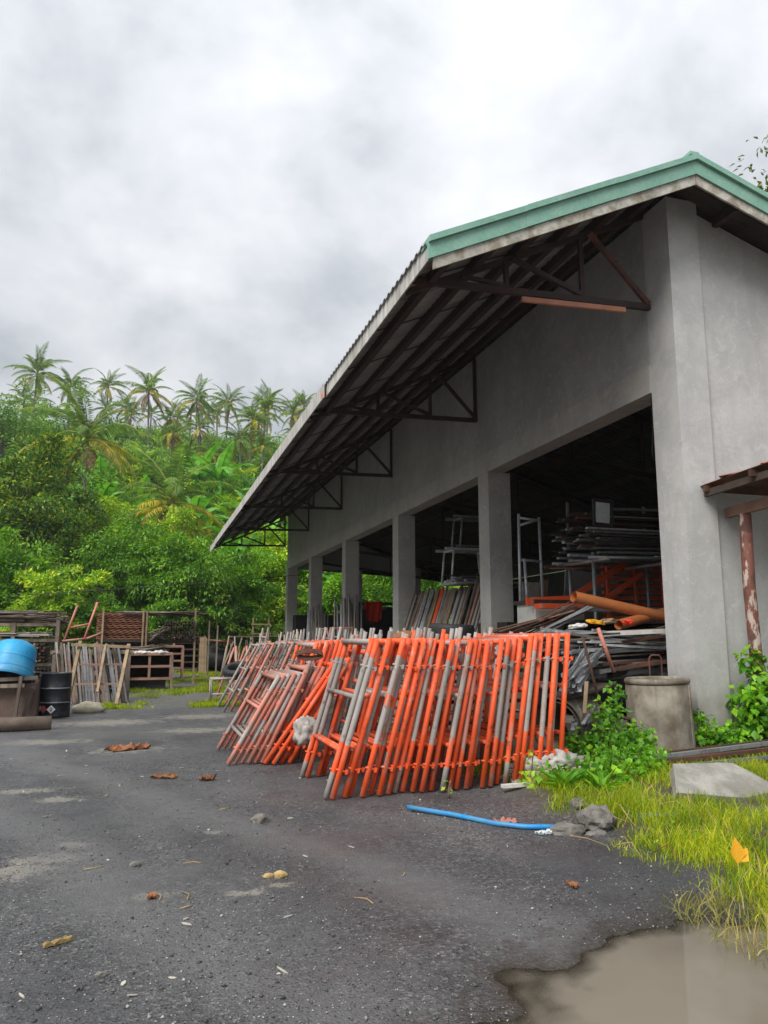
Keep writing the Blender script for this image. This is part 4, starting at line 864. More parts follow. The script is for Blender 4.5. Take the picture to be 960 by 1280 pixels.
# ------------------------------------------------------------------ far side of the yard: drum, barrel, lumber racks
dr = thing('oil_drum', 'dented black steel drum standing beside the brown trough', 'drum', (-1.72, 17.4, 0))
MB().lathe([(.0, .02), (.29, .02), (.30, 0), (.305, .02), (.30, .05), (.298, .28), (.312, .30), (.298, .32), (.298, .56), (.312, .58), (.298, .60), (.298, .855), (.308, .87), (.30, .88), (.29, .87), (.285, .83), (.285, .5), (0, .5)], n=32).build('shell', 'black_drum', dr, False)
for z in (.30, .58): MB().lathe([(.311, z - .012), (.319, z), (.311, z + .012)], n=32).build('hoop', 'galvanised', dr, False)
def diamond(ang, z, m, s, digit):
    d = Vector((math.cos(ang), math.sin(ang), 0)); x = Vector((-math.sin(ang), math.cos(ang), 0)); c = d * .306 + Vector((0, 0, z)); up = Vector((0, 0, 1))
    q = [c - up * s, c + x * s, c + up * s, c - x * s]; mb = MB(); mb.add(q + [p - d * .008 for p in q], [(0, 1, 2, 3), (7, 6, 5, 4), (0, 4, 5, 1), (1, 5, 6, 2), (2, 6, 7, 3), (3, 7, 4, 0)])
    lab = mb.build('hazard_label', m, dr, False)
    if digit:
        k = s * .35; f = lambda a, b: c + d * .004 + x * a * k + up * b * k; mb = MB()
        for a, b in (((-.6, .9), (.6, .9)), ((.6, .9), (.6, .1)), ((.6, .1), (-.6, -.9)), ((-.6, -.9), (.7, -.9))): mb.beam(f(*a), f(*b), .011, .004, up=d)
        mb.build('numeral', 'dark_steel', lab, False)
diamond(-1.68, .17, 'white_sign', .085, True); diamond(-2.22, .17, 'red_sign', .08, False); diamond(-2.56, .19, 'white_sign', .06, False)
bl = thing('blue_barrel', 'cut bright blue plastic barrel tipped over the brown trough', 'barrel', (-2.55, 16.85, .78)); bl.rotation_euler = (R(-24), R(8), 0); bl.scale = (1.18, 1.18, 1.12)
mb = MB(); prof = [(.37, 0), (.38, .02), (.375, .13), (.36, .16), (.355, .33), (.35, .36), (.335, .52), (.30, .62), (.24, .66), (.12, .665), (0, .66)]
mb.lathe(prof, n=36); mb.build('shell', 'blue_plastic', bl, False); MB().lathe([(.37, 0)] + [(r * .95, z - .006) for r, z in prof[1:]], n=36).build('shaded_inside', 'dark_steel', bl, False)  # inner skin painted dark for the shade inside the open barrel
for z, q in ((.15, .367), (.34, .353), (.03, .378)): MB().lathe([(q - .003, z - .014), (q + .012, z), (q - .006, z + .014)], n=36).build('ridge', 'blue_plastic', bl, False)
tg = thing('steel_trough', 'brown steel trough framed with timber rails under the blue barrel', 'trough', (-2.5, 16.7, 0))
MB().box((-2.72, 16.75, .40), (1.42, .05, .62), (R(6), 0, 0)).build('front_plate', 'brown_plate', tg); MB().box((-2.72, 17.35, .45), (1.42, .05, .7)).build('back_plate', 'brown_plate', tg)
MB().box((-2.02, 17.05, .42), (.05, .56, .66)).build('end_plate', 'brown_plate', tg); MB().box((-2.72, 17.05, .08), (1.42, .6, .06)).build('base', 'brown_plate', tg)
MB().lathe([(.30, -.02), (.30, .0), (.0, .01)], (0, 0, 0), 24).build('back_disc', 'brown_plate', tg, False).location = (.55, .9, .74)
for a, b in (((-3.5, 16.6, .76), (-1.98, 16.62, .82)), ((-3.5, 16.58, .66), (-2.2, 16.58, .68))): MB().beam(a, b, .07, .07).build('rail', 'grey_wood', tg)
MB().beam((-2.33, 16.56, .0), (-2.27, 16.58, .86), .09, .06).build('post', 'grey_wood', tg); MB().beam((-2.2, 16.6, .05), (-2.05, 16.62, .62), .1, .06).build('post', 'dark_wood', tg)
mp = MB(); mp.path([(-3.4, 14.9, .115), (-1.52, 15.05, .115)], .118, 18, 0, True); mp.single('steel_pipe', 'mud_pipe', 'muddy brown pipe lying on the yard before the trough', 'pipe', Vector((-3.4, 14.9, 0)))
m = lumpy(.26, 61, .3, 1.5, 3, (1.15, .8, .6), False, .25); o = m.single('white_sack', 'sack_tan', 'stained pale sack lying beside the black drum', 'sack', Vector((0, 0, 0))); o.location = (-1.12, 18.2, -.01)
# leaning frame of timber with lengths behind
lf = thing('timber_trellis', 'open timber frame with thin rails leaning over grey planks', 'timber frame', (-1.2, 20.0, 0))
for a, b, w_ in (((-1.72, 20.15, 0), (-1.55, 20.75, 1.50), .08), ((-.60, 19.95, 0), (-.40, 20.6, 1.42), .08), ((-1.05, 20.1, .3), (-.95, 20.55, 1.4), .06), ((-1.75, 20.62, 1.42), (-.36, 20.52, 1.36), .08)): MB().beam(a, b, w_, .07).build('rail', 'bamboo', lf)
for z in (.48, .94): MB().beam((-1.62, 20.2 + z * .35, z), (-.52, 20.05 + z * .4, z), .05, .04).build('crossbar', 'red_wood', lf)
for i in range(38):
    t = i / 37; x = -2.05 + 1.5 * t; pm_ = rnd.choice(['grey_wood', 'grey_wood', 'bare_tube', 'red_wood', 'galvanised', 'dark_wood']); MB().beam((x + .15 + U(-.04, .04), 20.55 + U(-.1, .1), 0), (x - .12 + U(-.05, .05), 21.3, 1.38 + U(-.1, .1)), U(.03, .055), .03).single('plank', pm_, '%s narrow plank leaning behind the open timber frame, %s' % (HUE.get(pm_, 'grey'), 'towards the drum' if t < .33 else 'near its middle' if t < .67 else 'towards the shelf units'), 'plank', Vector((x + .15, 20.55, 0)), 'narrow planks behind the timber frame')
lb = thing('lean_rack', 'low timber rail the narrow planks lean on', 'rail', (-1.3, 21.45, 0))
MB().beam((-2.3, 21.45, 1.22), (-.3, 21.45, 1.22), .09, .09).build('rail', 'grey_wood', lb)
for x in (-2.2, -.4): MB().beam((x, 21.45, 0), (x, 21.45, 1.2), .09, .09).build('post', 'grey_wood', lb)
# red steel chair-like frame above
rc = thing('steel_ladder', 'red steel ladder frame standing on the lumber behind the planks', 'ladder', (-1.8, 21.9, 1.5))
for a, b in (((-2.05, 21.9, 1.48), (-1.78, 22.0, 2.42)), ((-1.55, 21.9, 1.55), (-1.28, 22.0, 2.52)), ((-2.08, 21.9, 1.5), (-1.5, 21.9, 1.56)), ((-1.9, 21.95, 1.85), (-1.42, 21.95, 1.95)), ((-1.5, 21.9, 1.56), (-1.15, 22.1, 1.7))): MB().tube(a, b, .03, 8).build('bar', 'salmon_paint', rc)
# lumber rack by the barrel
lr = thing('lumber_rack', 'timber rack heaped with sticks behind the blue barrel', 'rack', (-3.2, 22.2, 0))
for x in (-4.6, -3.3, -2.25): MB().beam((x, 22, 0), (x + .03, 22, 2.12 - (.0 if x > -3 else .15)), .11, .09).build('post', 'grey_wood', lr)
for x in (-4.6, -2.3): MB().beam((x, 23, 0), (x, 23, 2.0), .11, .09).build('post', 'grey_wood', lr)
for z in (.9, 1.52, 1.92): MB().beam((-6.5, 22, z), (-2.2, 22, z), .08, .08).build('shelf_bar', 'grey_wood', lr); MB().beam((-6.5, 23, z), (-2.2, 23, z), .08, .08).build('shelf_bar', 'grey_wood', lr)
bundle(60, (-6.2, 22.4, 2.16), (-2.6, 22.4, 2.10), (.9, .5, .18), (.6, .6, .16), (.03, .07), ['grey_wood', 'grey_wood', 'dark_wood', 'bamboo'], 'stick', '# stick heaped on top of the rack behind the barrel, %s', 'stick', 'sticks on top of the rack', 'tube')
bundle(16, (-3.6, 22.2, 2.2), (-2.3, 22.2, 2.02), (.5, .4, .12), (.4, .5, .18), (.015, .035), ['grey_wood', 'dark_wood'], 'twig', '# bent twig sprawling over the edge of the stick heap', 'twig', 'twigs over the stick heap', 'tube')
bundle(30, (-6.2, 22.4, 1.66), (-2.7, 22.4, 1.66), (.8, .5, .08), (.5, .5, .08), (.04, .08), ['grey_wood', 'pale_steel', 'bare_tube'], 'batten', '# batten on the middle shelf behind the barrel', 'batten', 'battens on the middle shelf')
for j in range(9):
    for i in range(12):
        x = -3.2 + .082 * i + U(-.015, .015); z = .12 + .085 * j + U(-.012, .012)
        MB().tube((x, 21.9 + U(-.07, .07), z), (x, 23.2, z), U(.028, .036), 8).single('log_end', rnd.choice(['dark_wood', 'dark_wood', 'dark_steel', 'grey_wood']), 'dark round pole end in the stack behind the drum', 'pole', Vector((x, 21.9, z)), 'stacked poles seen end on behind the drum')
for j in range(6):
    for i in range(19):
        x = -4.0 + .083 * i + U(-.015, .015); z = 1.0 + .083 * j + U(-.012, .012)
        MB().tube((x, 21.85 + U(-.12, .1), z), (x, 23.1, z), U(.026, .036), 8).single('pole_end', rnd.choice(['dark_wood', 'grey_wood', 'rust_steel', 'dark_steel']), 'round pole end on the upper shelf behind the barrel', 'pole', Vector((x, 21.85, z)), 'stacked poles on the upper shelf behind the barrel')
for j in range(8):
    for i in range(10):
        x = -1.35 + .13 * i + U(-.03, .03); z = .06 + .105 * j + U(-.015, .015)
        MB().tube((x, 24.0 + U(-.1, .1), z), (x + U(-.1, .1), 25.0, z), U(.035, .05), 7).single('rusty_pipe', rnd.choice(['rust_steel', 'dark_wood', 'bare_tube']), 'rusty pipe in the low stack between planks and shelves', 'pipe', Vector((x, 24, z)), 'rusty pipes between planks and shelves') if x < -.62 else None
gn_ = MB(); gn_.add([(-3.6, 21.9, 1.50), (-3.0, 21.85, 1.46), (-2.95, 22.3, 1.6), (-3.6, 22.4, 1.62), (-3.6, 21.86, 1.32), (-3.05, 21.8, 1.34)], [(0, 1, 2, 3), (4, 5, 1, 0)]); gn_.single('green_net', 'green_net', 'scrap of bright green netting over the rack shelf by the barrel', 'netting', Vector((-3.6, 21.9, 1.4)))
# red boards rack
rb = thing('board_rack', 'rack of reddish wavy boards behind the wooden shelves', 'rack', (-.8, 28, 0))
for x in (-1.42, -.12, .0, 1.62): MB().beam((x, 27.85, 0), (x, 27.9, 2.5 if x < .5 else 2.6), .07, .06).build('post', 'bamboo', rb)
MB().beam((-1.6, 27.9, 1.48), (1.8, 27.9, 1.5), .08, .10).build('shelf_bar', 'dark_wood', rb); MB().box((.1, 28.6, 1.42), (3.4, 1.4, .06)).build('shelf', 'dark_wood', rb)
MB().box((-.8, 29.12, 1.98), (1.7, .04, 1.0)).build('backing', 'dark_wood', rb); MB().box((-.6, 28.9, .7), (1.9, .8, 1.36)).build('backing', 'black_tarp', rb)
for k in range(14):
    mb = MB(); n = 26; vs = []
    for dz in (0, .03):
        for y in (28.0, 29.0):
            for i in range(n): vs.append((-1.62 + 1.62 * i / (n - 1), y + (.02 * (k % 3)), 1.54 + .063 * k + .016 * math.sin(i * 1.9 + k * 1.6) + dz))
    fs = []
    for i in range(n - 1): fs += [(i, i + n, i + n + 1, i + 1), (i + 2 * n, i + 2 * n + 1, i + 3 * n + 1, i + 3 * n), (i, i + 1, i + 2 * n + 1, i + 2 * n)]
    mb.add(vs, fs).single('wavy_board', 'board_red', 'reddish wavy board in the stack above the wooden shelves, %s from the bottom' % ORD[k], 'board', Vector((-1.6, 28, 1.54 + .063 * k)), 'wavy boards on the rack')
for j in range(7):
    for i in range(13):
        x = .62 + .08 * i + U(-.02, .02); z = 1.56 + .095 * j + U(-.02, .02)
        MB().tube((x, 27.75 + U(-.1, .1), z), (x, 29, z), U(.028, .04), 7).single('firewood', rnd.choice(['dark_wood', 'dark_wood', 'rust_steel', 'dark_steel']), 'dark firewood stick in the stack beside the wavy boards', 'firewood', Vector((x, 27.75, z)), 'firewood beside the wavy boards')
bundle(34, (-.6, 28.3, 2.42), (1.7, 28.3, 2.40), (.5, .4, .06), (.3, .4, .08), (.03, .06), ['grey_wood', 'dark_wood', 'dark_wood'], 'stick', '# stick lying across the top of the firewood rack', 'stick', 'sticks on the firewood rack', 'tube')
bundle(26, (.15, 27.8, 1.62), (.6, 27.8, 1.75), (.15, .2, .15), (.2, .2, .25), (.02, .04), ['dark_wood', 'grey_wood'], 'twig', '# twisted twig tangled between boards and firewood', 'twig', 'twigs between boards and firewood', 'tube')
# wooden shelf units
def shelf_unit(x0, x1, y, z0, z1, d, rows, cols, m, label, legs=True, endmat=None):
    o = thing('shelf_unit', label, 'shelf', (x0, y, 0), 'wooden shelf units by the grass path'); t_ = .075
    MB().box(((x0 + x1) / 2, y + d / 2, z1), (x1 - x0 + .1, d + .06, t_)).build('top', m, o)
    for k in range(rows): MB().box(((x0 + x1) / 2, y + d / 2, z0 + (z1 - z0) * k / rows), (x1 - x0, d, t_ * .9)).build('shelf', m, o)
    for k in range(cols + 1): MB().box((x0 + (x1 - x0) * k / cols, y + d / 2, (z0 + z1) / 2), (t_, d - .01, z1 - z0 - .04)).build('side', m, o)
    MB().box(((x0 + x1) / 2, y + d, (z0 + z1) / 2), (x1 - x0, .03, z1 - z0)).build('back', 'dark_wood', o)
    for x in (x0 - .02, x1 + .03): MB().beam((x, y - .03, 0), (x, y - .03, z1 - .03), .10, .07).build('leg', endmat or m, o); MB().beam((x, y + d, 0), (x, y + d, z1 - .03), .1, .07).build('leg', endmat or m, o)
    return o
shelf_unit(-.5, .78, 25.3, .33, 1.08, .8, 2, 2, 'red_wood', 'nearest reddish wooden shelf unit with two compartments, clutter on top', endmat='grey_wood')
shelf_unit(.42, 1.38, 31.4, .42, 1.24, .9, 3, 1, 'red_wood', 'narrow pinkish shelf unit standing behind the clutter-topped one')
shelf_unit(1.25, 2.35, 36.5, .2, 1.62, 1.0, 5, 1, 'dark_wood', 'tall dark shelf unit with bamboo ends farthest along the path', endmat='bamboo')
for k in range(6): MB().beam((2.38 + .05 * k, 36.2, .0), (2.36 + .05 * k, 36.25, 1.62 + U(-.05, .05)), .045, .06).single('bamboo_pole', 'bamboo', 'pale bamboo pole standing against the tall dark shelf unit', 'bamboo pole', Vector((2.38 + .05 * k, 36.2, 0)), 'bamboo poles against the dark shelf unit')
bundle(30, (-.45, 25.5, 1.2), (.5, 25.7, 1.28), (.1, .25, .1), (.25, .3, .12), (.02, .05), ['grey_wood', 'dark_wood', 'dark_wood'], 'twig', '# twig heaped on the nearest wooden shelf unit', 'twig', 'twigs on the nearest shelf unit', 'tube')
for k in range(9): m = lumpy(U(.06, .1), 70 + k, .3, 1.6, 2, (1.3, 1, .7)); o = m.single('white_lump', 'white_plastic', 'white lump lying on the nearest wooden shelf unit', 'lump', Vector((0, 0, 0)), 'white lumps on the shelf'); o.location = (-.4 + .125 * k, 25.3 + U(0, .1), 1.1)
MB().box((.1, 25.75, .16), (1.1, .6, .3)).single('dark_block', 'black_tarp', 'dark covered block under the nearest wooden shelf unit', 'block', Vector((.1, 25.75, 0)))
# dark mound with red sticks, stool, poles on the far side of the path
m = lumpy(.72, 81, .25, 1.2, 3, (1.2, 1, 1.05), False); o = m.single('covered_mound', 'black_tarp', 'black covered mound topped with reddish sticks at the jungle edge', 'mound', Vector((0, 0, 0))); o.location = (3.35, 38.5, .02)
bundle(34, (2.7, 38, 1.42), (3.9, 38, 1.36), (.2, .5, .1), (.2, .5, .12), (.04, .07), ['board_red', 'rust_steel', 'dark_wood'], 'stick', '# stick on top of the black covered mound', 'stick', 'sticks on the black mound', 'tube')
st = thing('steel_stool', 'small rusty steel stool at the grass beside the frames', 'stool', (1.75, 20.2, 0))
for x in (1.62, 2.12):
    for y in (20.0, 20.5): MB().tube((x, y, 0), (x, y, .58), .022, 7).build('leg', 'bare_tube', st)
for a, b in (((1.62, 20, .57), (2.12, 20, .57)), ((1.62, 20.5, .57), (2.12, 20.5, .57)), ((1.62, 20, .57), (1.62, 20.5, .57)), ((2.12, 20, .57), (2.12, 20.5, .57)), ((1.62, 20, .2), (2.12, 20, .2)), ((1.87, 20, .57), (1.87, 20.5, .57))): MB().tube(a, b, .022, 7).build('bar', 'bare_tube', st)
for k in range(3):
    o = thing('steel_ladder', ['narrow reddish trestle frame leaning beside the stool', 'reddish frame leaning behind the narrow one', 'third reddish frame on the far heap'][k], 'ladder', (1.95 + .35 * k, 22.2 + .4 * k, 0))
    for a, b in (((0, 0, 0), (.45, .2, 1.3)), ((.55, 0, 0), (.5, .2, 1.35)), ((.15, .05, .45), (.55, .05, .5)), ((.3, .1, .85), (.55, .1, .85))): MB().tube(a, b, .03, 7).build('bar', 'salmon_paint' if k < 2 else 'rust_steel', o, False)
for i in range(34):
    x = 2.7 + 2.9 * i / 33; y = 29 + U(-1.5, 1.5); MB().tube((x + U(-.35, .2), y - .6, .02), (x + .15 + U(-.1, .2), y + .3, 1.55 + U(-.3, .22)), .032, 7).single('leaning_pole', rnd.choice(['bare_tube', 'grey_wood', 'dark_wood', 'bamboo']), 'thin pole in the untidy row beyond the far heap, %s' % ['towards the stool', 'near the middle', 'towards the last column'][i * 3 // 34], 'pole', Vector((x, y - .6, 0)), 'thin poles in the far untidy row')
for k, x in enumerate((2.55, 2.9)): MB().beam((x, 34, 0), (x + .02, 34, 2.3 - .2 * k), .06, .06).single('thin_post', 'grey_wood', ['taller thin post standing at the end of the path', 'shorter thin post beside the taller one'][k], 'post', Vector((x, 34, 0)))
yt = thing('yellow_trestle', 'small yellow trestle standing by the last column', 'trestle', (4.5, 34, 0))
for x in (4.42, 5.1): MB().beam((x, 34, 0), (x, 34, 2.42), .06, .06).build('post', 'bamboo', yt)
for z in (1.75, 2.15): MB().beam((4.35, 33.96, z), (5.2, 33.96, z), .05, .06).build('crossbar', 'bamboo', yt)
MB().beam((3.4, 33, 1.62), (6.3, 33.2, 1.66), .5, .05).single('long_board', 'grey_wood', 'grey board laid level before the last column', 'board', Vector((3.4, 33, 1.6)))
for x in (3.6, 6.1): MB().beam((x, 33.1, 0), (x, 33.1, 1.6), .1, .1).single('short_post', 'dark_wood', 'dark post under the level grey board', 'post', Vector((x, 33.1, 0)), 'posts under the level grey board')
# power line over the yard
pw = [Vector((-30, 37, 1.9)).lerp(Vector((7.4, 39, 4.75)), t) - Vector((0, 0, 1.3 * t * (1 - t))) for t in np.linspace(0, 1, 24)]
MB().path(pw, .014, 5).single('power_line', 'dark_steel', 'thin sagging wire stretched before the jungle to the warehouse', 'wire', Vector((7.4, 39, 4.7)))

# ------------------------------------------------------------------ litter
def rag(x, y, w_, h, zamp, m, name, label, cat, seed, rot=0):
    mb = MB(); n = 12; vs = []
    for j in range(n):
        for i in range(n):
            u, v = i / (n - 1) - .5, j / (n - 1) - .5; k = 1 + .5 * mnoise.noise(Vector((u * 4, v * 4, seed)))
            vs.append((u * w_ * k, v * h * k, .012 + zamp * abs(mnoise.noise(Vector((u * 5, v * 5, seed + 3))))))
    f_ = [(j * n + i, j * n + i + 1, (j + 1) * n + i + 1, (j + 1) * n + i) for j in range(n - 1) for i in range(n - 1)]
    vb = [(a, b, c - .008) for a, b, c in vs]; mb.add(vs, f_); mb.add(vb, [q[::-1] for q in f_])
    o = mb.single(name, m, label, cat, Vector((0, 0, 0))); o.location = (x, y, gz(x, y)); o.rotation_euler = (0, 0, rot); return o
rag(-.17, 12.08, .55, .32, .14, 'tan_rag', 'palm_husk', 'rusty brown husk lying on the pale patch of the yard', 'husk', 1, .3)
rag(.27, 9.55, .28, .09, .07, 'leaf_litter', 'dead_leaf', 'dark curled leaf nearer the open yard', 'leaf', 4, -.5); rag(.74, 9.28, .16, .14, .08, 'leaf_litter', 'dead_leaf', 'brown crumpled leaf nearer the salmon frames', 'leaf', 6, .6)
rag(-.37, 4.69, .15, .028, .03, 'straw', 'dry_strip', 'tan dry strip lying low on the yard', 'strip', 8, .5); rag(.11, 5.31, .05, .09, .03, 'tan_rag', 'dry_scrap', 'small orange-brown scrap on the yard', 'scrap', 9)
rag(3.05, 6.42, .20, .12, .06, 'salmon_paint', 'cloth_scrap', 'dirty pink scrap behind the blue pipe', 'scrap', 11); rag(3.2, 5.98, .13, .07, .04, 'pane_pale', 'plastic_scrap', 'pale blue plastic scrap before the blue pipe', 'scrap', 12)
rag(2.72, 4.72, .05, .09, .03, 'tan_rag', 'dry_scrap', 'tan dry leaf at the edge of the gravel below the grass', 'leaf', 14)
V, F = leaves(np.array([[0, 0, 0], [.01, 0, .01]]), np.array([[.1, .1, 1.0], [.7, .1, .6]]), np.array([[0, -1, .2], [-.3, -1, .3]]), np.array([.17, .13]), np.array([.13, .09]), .1, .1)
yl = tag(link('yellow_leaf', np_mesh('yellow_leaf', V, F, ['yellow_leaf'])), 'bright yellow fallen leaf caught on the grass', 'leaf'); yl.location = (3.83, 4.5, .11)
for k, (x, y, r) in enumerate(((.94, 5.48, .042), (.86, 5.5, .03), (-.0, 6.05, .035), (1.03, 7.09, .07), (-.13, 4.21, .025))):
    m = lumpy(r, 90 + k, .35, 1.4, 2, (1.2, 1, .7)); o = m.single('stone', 'straw' if k < 2 else 'rock', ['tan stone lying alone on the middle of the yard', 'smaller tan stone touching the larger tan one', 'grey stone on the open yard beyond the yellow scrap', 'flat grey stone before the first orange frame', 'small stone low on the yard'][k], 'stone', Vector((0, 0, 0))); o.location = (x, y, gz(x, y) - .004)
chip = MB().prism([(-.05, -.004), (-.01, -.012), (.045, -.007), (.055, .002), (.02, .010), (-.03, .008)], 0, .005).mesh('wood_chip', 'scrap_pale')
for k in range(46):
    y = 3.9 + 9 * rnd.random() ** 1.4; x = U(-.24 * y, .28 * y)
    tag(link('wood_chip', chip, None, (x, y, gz(x, y) + .003), (U(-.2, .2), U(-.2, .2), U(0, 3.1)), (U(.25, .9), U(.4, 1.4), U(.6, 1.4))), 'pale wood chip scattered on the dark yard', 'wood chip', 'pale chips scattered on the yard')
# fallen coconut leaflets and straws
for k in range(9):
    y = 4.2 + 4 * rnd.random(); x = U(-.2 * y, .4 * y); a = U(0, 3.1); L = U(.08, .22)
    MB().path([(x, y, gz(x, y) + .006), (x + L * .5 * math.cos(a), y + L * .5 * math.sin(a), gz(x, y) + .012), (x + L * math.cos(a + .3), y + L * math.sin(a + .3), gz(x, y) + .006)], .003, 4).single('straw', 'straw', 'thin dry straw lying on the dark yard', 'straw', Vector((x, y, gz(x, y))), 'dry straws on the yard')

# ------------------------------------------------------------------ vegetation
# grass: blades of three segments
def grass(name, pts, hmin, hmax, wd, mat, seed, lean=.5):
    g = np.random.default_rng(seed); n = len(pts); P = np.array(pts); H = g.uniform(hmin, hmax, n) * (P[:, 3] if P.shape[1] > 3 else 1); P = P[:, :3]
    a = g.uniform(0, 6.28, n); d = np.stack([np.cos(a), np.sin(a), 0 * a], 1); b = g.uniform(0, 6.28, n); s = np.stack([np.cos(b), np.sin(b), 0 * b], 1) * wd * .5 * g.uniform(.6, 1.4, n)[:, None]
    le = g.uniform(.1, 1, n) * lean
    up = np.array([0, 0, 1.0]); q = []
    for t, wk in ((0, 1), (.45, .8), (.8, .45)):
        c = P + up * (H * t)[:, None] * (1 - .25 * le[:, None] * t) + d * (le * H * t * t)[:, None]; q += [c - s * wk, c + s * wk]
    tip = P + up * (H * (1 - .35 * le))[:, None] + d * (le * H)[:, None]; q.append(tip)
    V = np.stack(q, 1).reshape(-1, 3); o = np.arange(n) * 7
    T = [(0, 1, 3), (0, 3, 2), (2, 3, 5), (2, 5, 4), (4, 5, 6)]; F = np.stack([np.stack([o + i for i in t], 1) for t in T], 1).reshape(-1, 3)
    return tag(link(name, np_mesh(name, V, F, [mat])), kind='stuff')
def edge_x(y): return 3.42 + .22 * mnoise.noise(Vector((y * 1.1, 0, 2))) + .35 * ss(5.6, 7.6, y) + .42 * ss(5.4, 5.7, y) * (1 - ss(6.0, 6.5, y)) + .16 * mnoise.noise(Vector((y * 5, 1, 2)))
pts = []
while len(pts) < 30000:
    y = 3.75 + 5.3 * rnd.random() ** 1.25; x = edge_x(y) + (4.6 * rnd.random() ** 1.5)
    if y > 8.9 and x > 6: continue
    if (x - 5.45) ** 2 / .5 + (y - 6.7) ** 2 / .12 < 1: continue
    d = x - edge_x(y); den = mnoise.fractal(Vector((x * 1.6, y * 1.6, 9)), 1.0, 2.0, 3)
    if den < U(-.7, .1): continue
    if rnd.random() > ss(-.05, .45, d + .35 * den) + .06: continue
    pts.append((x, y, gz(x, y) - .01, (.45 + .55 * ss(0, .35, d)) * (1 + .5 * den) * (1.0 if x < 5.2 else .8)))
grass('grass', pts, .06, .20, .0070, 'grass_green', 1, 1.1)
pts = []
for k in range(420):
    y = U(3.35, 4.3); x = U(3.0, 3.7) + .1 * (y - 3.5); pts.append((x, y, max(gz(x, y), -.03), 1))
grass('dry_grass', pts, .06, .22, .007, 'grass_dry', 2, 1.8)
pts = []
while len(pts) < 26000:
    y = 18.7 + 20 * rnd.random() ** 1.6; x = U(-.9, 3.6)
    den = mnoise.fractal(Vector((x * .8, y * .35, 4)), 1.0, 2.0, 3); pth = abs(x - (.9 + .03 * (y - 18)))
    if den + .22 * ss(.1, .9, pth) < U(0, .42): continue
    pts.append((x, y, -.01, .7 + .6 * max(0, den)))
grass('grass_strip', pts, .05, .17, .014, 'grass_green', 3, .8)

for k in range(26):
    y = U(4.2, 6.8); x = edge_x(y) + U(-.12, .9); a = U(0, 3.1); L = U(.12, .35)
    MB().path([(x, y, gz(x, y) + .02), (x + L * .5 * math.cos(a), y + L * .5 * math.sin(a), gz(x, y) + U(.05, .14)), (x + L * math.cos(a + .3), y + L * math.sin(a + .3), gz(x, y) + U(.02, .2))], .0035, 4).single('dead_stalk', rnd.choice(['straw', 'leaf_litter', 'straw']), 'dead dry stalk lying in the edge of the yellow grass', 'stalk', Vector((x, y, gz(x, y))), 'dead stalks in the grass edge')
def leaf_plant(name, centers, nleaf, L, label, cat, mat, base, seed, stems=True, ratio=.75, group=None, squash=.8, droop=.45):
    g = np.random.default_rng(seed); P, A, Q = [], [], []
    for (cx, cy, cz, r) in centers:
        n = int(nleaf * (r / .25) ** 2); u = nrm(g.normal(size=(n, 3))); p = np.array([cx, cy, cz]) + u * (r * g.random((n, 1)) ** .45) * np.array([1, 1, squash]); p = p[p[:, 2] > base[2] + .02]; u = u[:len(p)]
        n = len(p); P.append(p); A.append(g.normal(size=(n, 3)) * .7 + u * .5 + np.array([0, -.15, -droop])); Q.append(np.array([0, -.35, .9]) + g.normal(size=(n, 3)) * .4)
    P = np.concatenate(P); l = L * g.uniform(.55, 1.25, len(P)); V, F = leaves(P, np.concatenate(A), np.concatenate(Q), l, l * ratio, .1, .15)
    o = thing(name, label, cat, base, group); link('leaves', np_mesh('leaves', V - np.array(base), F, [mat]), o)
    if stems:
        mb = MB()
        for (cx, cy, cz, r) in centers: mb.path([(base[0] + .5 * (cx - base[0]), base[1] + .5 * (cy - base[1]), base[2]), (cx, cy, (cz + base[2]) / 2), (cx + .03, cy, cz + r * .5)], [.012, .009, .004], 5)
        mb.build('stem', 'bark', o)
    return o
leaf_plant('weed_bush', [(5.5, 8.5, .38, .28), (5.75, 8.45, .34, .30), (5.62, 8.7, .66, .24), (5.25, 8.3, .22, .28), (5.85, 8.2, .16, .26), (5.75, 8.75, .92, .13), (5.1, 8.6, .30, .25), (5.5, 8.05, .2, .26), (5.95, 8.5, .42, .16)], 180, .078, 'bright leafy weed bush growing against the concrete culvert', 'bush', 'vine_green', (5.75, 8.5, 0), 7)
leaf_plant('climbing_vine', [(8.25, 8.92, .35, .42), (8.05, 8.95, .75, .34), (8.35, 8.9, 1.05, .34), (8.2, 8.93, .62, .36), (8.6, 8.8, .5, .42), (8.75, 8.8, .95, .3), (8.1, 9.0, 1.28, .2), (8.55, 8.75, .2, .4), (7.98, 9.0, .3, .3)], 110, .115, 'heart-leaved vine climbing the foot of the lean-to post', 'vine', 'vine_green', (8.2, 8.92, 0), 8)
leaf_plant('weed_bush', [(7.28, 8.98, .30, .24), (7.5, 9.0, .22, .24), (7.25, 9.05, .52, .14), (7.7, 8.95, .22, .25), (7.45, 8.85, .12, .25)], 190, .085, 'low leafy weeds between the culvert and the corner column', 'bush', 'vine_green', (7.4, 8.95, 0), 9)
leaf_plant('weed_bush', [(4.15, 7.55, .16, .22), (4.5, 7.5, .14, .25), (4.9, 7.6, .16, .28), (5.3, 7.7, .18, .3), (5.0, 7.9, .22, .25), (4.7, 7.25, .12, .2), (5.5, 8.0, .2, .25)], 110, .085, 'low weeds sprouting through the white battens', 'bush', 'vine_green', (4.7, 7.6, 0.03), 10)
leaf_plant('weed_sprout', [(3.98, 7.72, .22, .10), (4.02, 7.75, .38, .08), (3.95, 7.7, .10, .12)], 90, .07, 'small weed sprouting at the foot of the orange row', 'weed', 'leaf_yellow', (3.98, 7.72, 0), 12)
